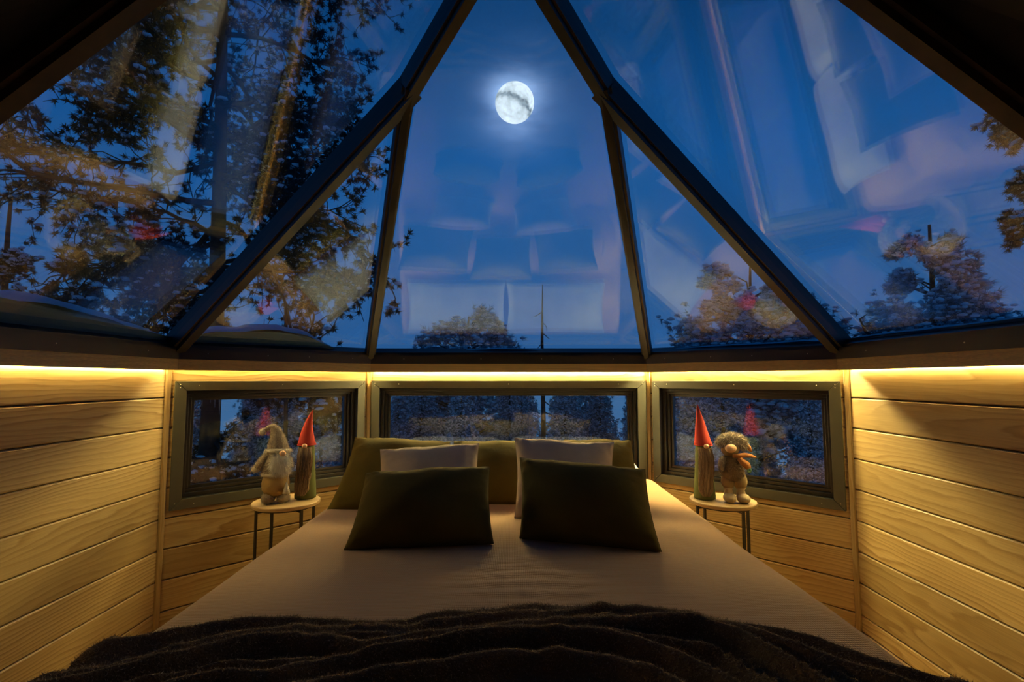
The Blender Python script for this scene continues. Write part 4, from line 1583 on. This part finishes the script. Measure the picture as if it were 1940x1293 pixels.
# the snowy forest that fills the windows
def make_spruce(seed):
    rng = np.random.default_rng(seed)
    Hs = 4.0
    root = empty('snowy_spruce', (0, 0, 0))
    wood = MB().tube([(0, 0, 0), (0, 0, Hs * 0.5), (0, 0, Hs)], [0.09, 0.06, 0.01], 6)
    tufts, dirs, snows = [], [], []
    for k in range(110):
        t_ = (k + 0.5) / 110
        zz = 0.25 + (Hs - 0.4) * t_
        ln = (1 - t_) ** 0.8 * 1.15 * rng.uniform(0.7, 1.15) + 0.12
        az = k * 2.4 + rng.normal(0, 0.2)
        tip = Vector((math.cos(az) * ln, math.sin(az) * ln, zz - 0.35 * ln))
        st = Vector((0, 0, zz))
        wood.tube([st, st.lerp(tip, 0.5) + Vector((0, 0, 0.06)), tip], [0.016, 0.011, 0.004], 3, cap=False)
        for q in np.linspace(0.3, 1.0, max(4, int(ln * 13))):
            p = st.lerp(tip, q) + Vector(rng.normal(0, 0.055, 3))
            tufts.append(tuple(p))
            dirs.append(tuple((tip - st).normalized()))
            for _s in range(3):
                snows.append(tuple(p + Vector(rng.normal(0, 0.045, 3)) + Vector((0, 0, 0.05))))
    finish_tree(root, wood, tufts, dirs, rng, 14, 0.14, 0.018, M['needle_frost'], snows, 0.030)
    return root


protos = [make_spruce(61), make_spruce(62), make_spruce(63)]
LBL = 'snow covered spruce in the forest below the cabin windows'
GRP = 'snowy forest outside the windows'
rf = np.random.default_rng(71)
spots = []
for ring_r, cnt in ((11.5, 8), (15, 13), (19, 18), (24, 24), (31, 34)):
    for k in range(cnt):
        ang = math.radians(-50 + 100 * (k + 0.5) / cnt) + rf.normal(0, 0.03)
        r = ring_r * rf.uniform(0.92, 1.1)
        spots.append((math.sin(ang) * r, math.cos(ang) * r, r))
used = 0
taken = []
for (x, y, r) in spots:
    # leave the clearing just outside the left window and the pines' own places free
    if any((x - px_) ** 2 + (y - py_) ** 2 < 1.3 ** 2 for px_, py_ in ((-5.4, 9.0), (-2.3, 26.6), (0.62, 10.0), (10.9, 22.8), (16.0, 19.0), (-13.3, 13.1))):
        continue
    if r < 13 and -0.75 < x / y < -0.33:
        continue
    if any((x - qx) ** 2 + (y - qy) ** 2 < 1.75 ** 2 for qx, qy in taken):
        continue
    taken.append((x, y))
    src = protos[used % 3]
    o = src if used < 3 else copy_tree(src)
    z0 = ground_z(x, y)
    top = 1.1 + r * rf.uniform(0.0, 0.055)
    s = max(0.5, (top - z0) / 4.0)
    o.location = (x, y, z0 - 0.03)
    o.scale = (s * rf.uniform(0.62, 0.85),) * 2 + (s,)
    o.rotation_euler = (0, 0, rf.uniform(0, 6.28))
    tag(o, LBL, 'tree', GRP)
    used += 1

# snow lying on the outside of the roof panes
def roof_snow(i, f0, f1, prof, label, seed):
    p, q = V3(i), V3((i + 1) % 8)
    if i == 2:
        q = Vector((A_, YR, Z_ROOF))
    if i == 6:
        p = Vector((-A_, YR, Z_ROOF))
    e = (q - p).normalized()
    apex_dir = {0: Vector((0, -1, SL)), 2: Vector((-1, 0, SL)), 6: Vector((1, 0, SL))}.get(i)
    if apex_dir is None:
        nd = nL if i == 7 else nR
        m_ = (p + q) / 2
        apex_dir = nd - m_
    up = (apex_dir - e * apex_dir.dot(e)).normalized()
    n_ = e.cross(up)
    if n_.z < 0:
        n_ = -n_
    L = (q - p).length

    def pt(u, v):
        f_ = f0 + (f1 - f0) * u
        hgt = float(np.interp(f_, [a for a, b2 in prof], [b2 for a, b2 in prof]))
        hgt *= 1 + 0.22 * mnoise.noise(Vector((f_ * 9 + seed, 0.3, 0)))
        th = v * PI
        taper = min(1.0, min(u, 1 - u) * 12) ** 0.5
        s_ = -0.03 + (hgt + 0.03) * (0.5 - 0.5 * math.cos(th))
        k_ = GL + 0.004 + min(0.09, hgt * 0.8) * taper * math.sin(th) * (1 + 0.2 * mnoise.noise(Vector((f_ * 14, v * 3, seed))))
        return p + e * (L * f_) + up * s_ + n_ * k_
    vs_, fs = grid_mesh(60, 12, pt)
    bot, fb = grid_mesh(60, 12, lambda u, v: p + e * (L * (f0 + (f1 - f0) * u)) + up * (-0.03 + (float(np.interp(f0 + (f1 - f0) * u, [a for a, b2 in prof], [b2 for a, b2 in prof])) + 0.03) * (0.5 - 0.5 * math.cos(v * PI))) + n_ * (GL + 0.002))
    c = p.lerp(q, (f0 + f1) / 2)
    o = MB().add([v - c for v in vs_], fs).add([v - c for v in bot], [f[::-1] for f in fb]).build('snow_drift', M['snow'], smooth=True)
    o.location = c
    tag(o, label, 'snow', 'snow lying along the foot of the roof panes')


roof_snow(6, 0.0, 0.97, [(0, 0.16), (0.4, 0.12), (0.62, 0.10), (0.8, 0.075), (0.97, 0.05)], 'snow along the foot of the left roof pane', 1)
roof_snow(7, 0.03, 0.80, [(0, 0.05), (0.2, 0.105), (0.45, 0.125), (0.62, 0.10), (0.72, 0.05), (0.80, 0.02)], 'thick snow along the foot of the left triangular pane', 2)
roof_snow(0, 0.30, 0.97, [(0.30, 0.015), (0.45, 0.028), (0.55, 0.030), (0.66, 0.016), (0.97, 0.012)], 'thin snow along the foot of the back roof pane', 3)
roof_snow(1, 0.05, 0.95, [(0, 0.012), (0.5, 0.030), (0.95, 0.03)], 'thin snow along the foot of the right triangular pane', 4)
roof_snow(2, 0.03, 0.9, [(0, 0.03), (0.5, 0.035), (0.9, 0.04)], 'thin snow along the foot of the right roof pane', 5)

# icicles hanging from the eave over the left window
loc, rz, L = wall_frame(7)
rb = np.random.default_rng(83)
proto = None
for k in range(16):
    xx = 0.10 + 0.40 * k / 15 + rb.normal(0, 0.006)
    ln = rb.uniform(0.16, 0.30) * (1.1 - 0.4 * k / 15)
    d = Vector((math.cos(rz), math.sin(rz), 0))
    n_ = Vector((-d.y, d.x, 0))
    if proto is None:
        proto = MB().tube([(0, 0, 0), (0.001, 0, -0.35), (-0.001, 0, -0.75), (0, 0, -1.0)], [0.010, 0.007, 0.004, 0.0008], 7).build('icicle', M['ice'], smooth=True)
        o = proto
    else:
        o = proto.copy()
        COL.objects.link(o)
    o.location = Vector(loc) + d * xx + n_ * 0.142 + Vector((0, 0, Z_SILL + 0.004))
    o.scale = (rb.uniform(0.6, 1.1),) * 2 + (ln,)
    tag(o, 'thin icicle hanging from the eave outside the left window', 'icicle', 'icicles over the left window')
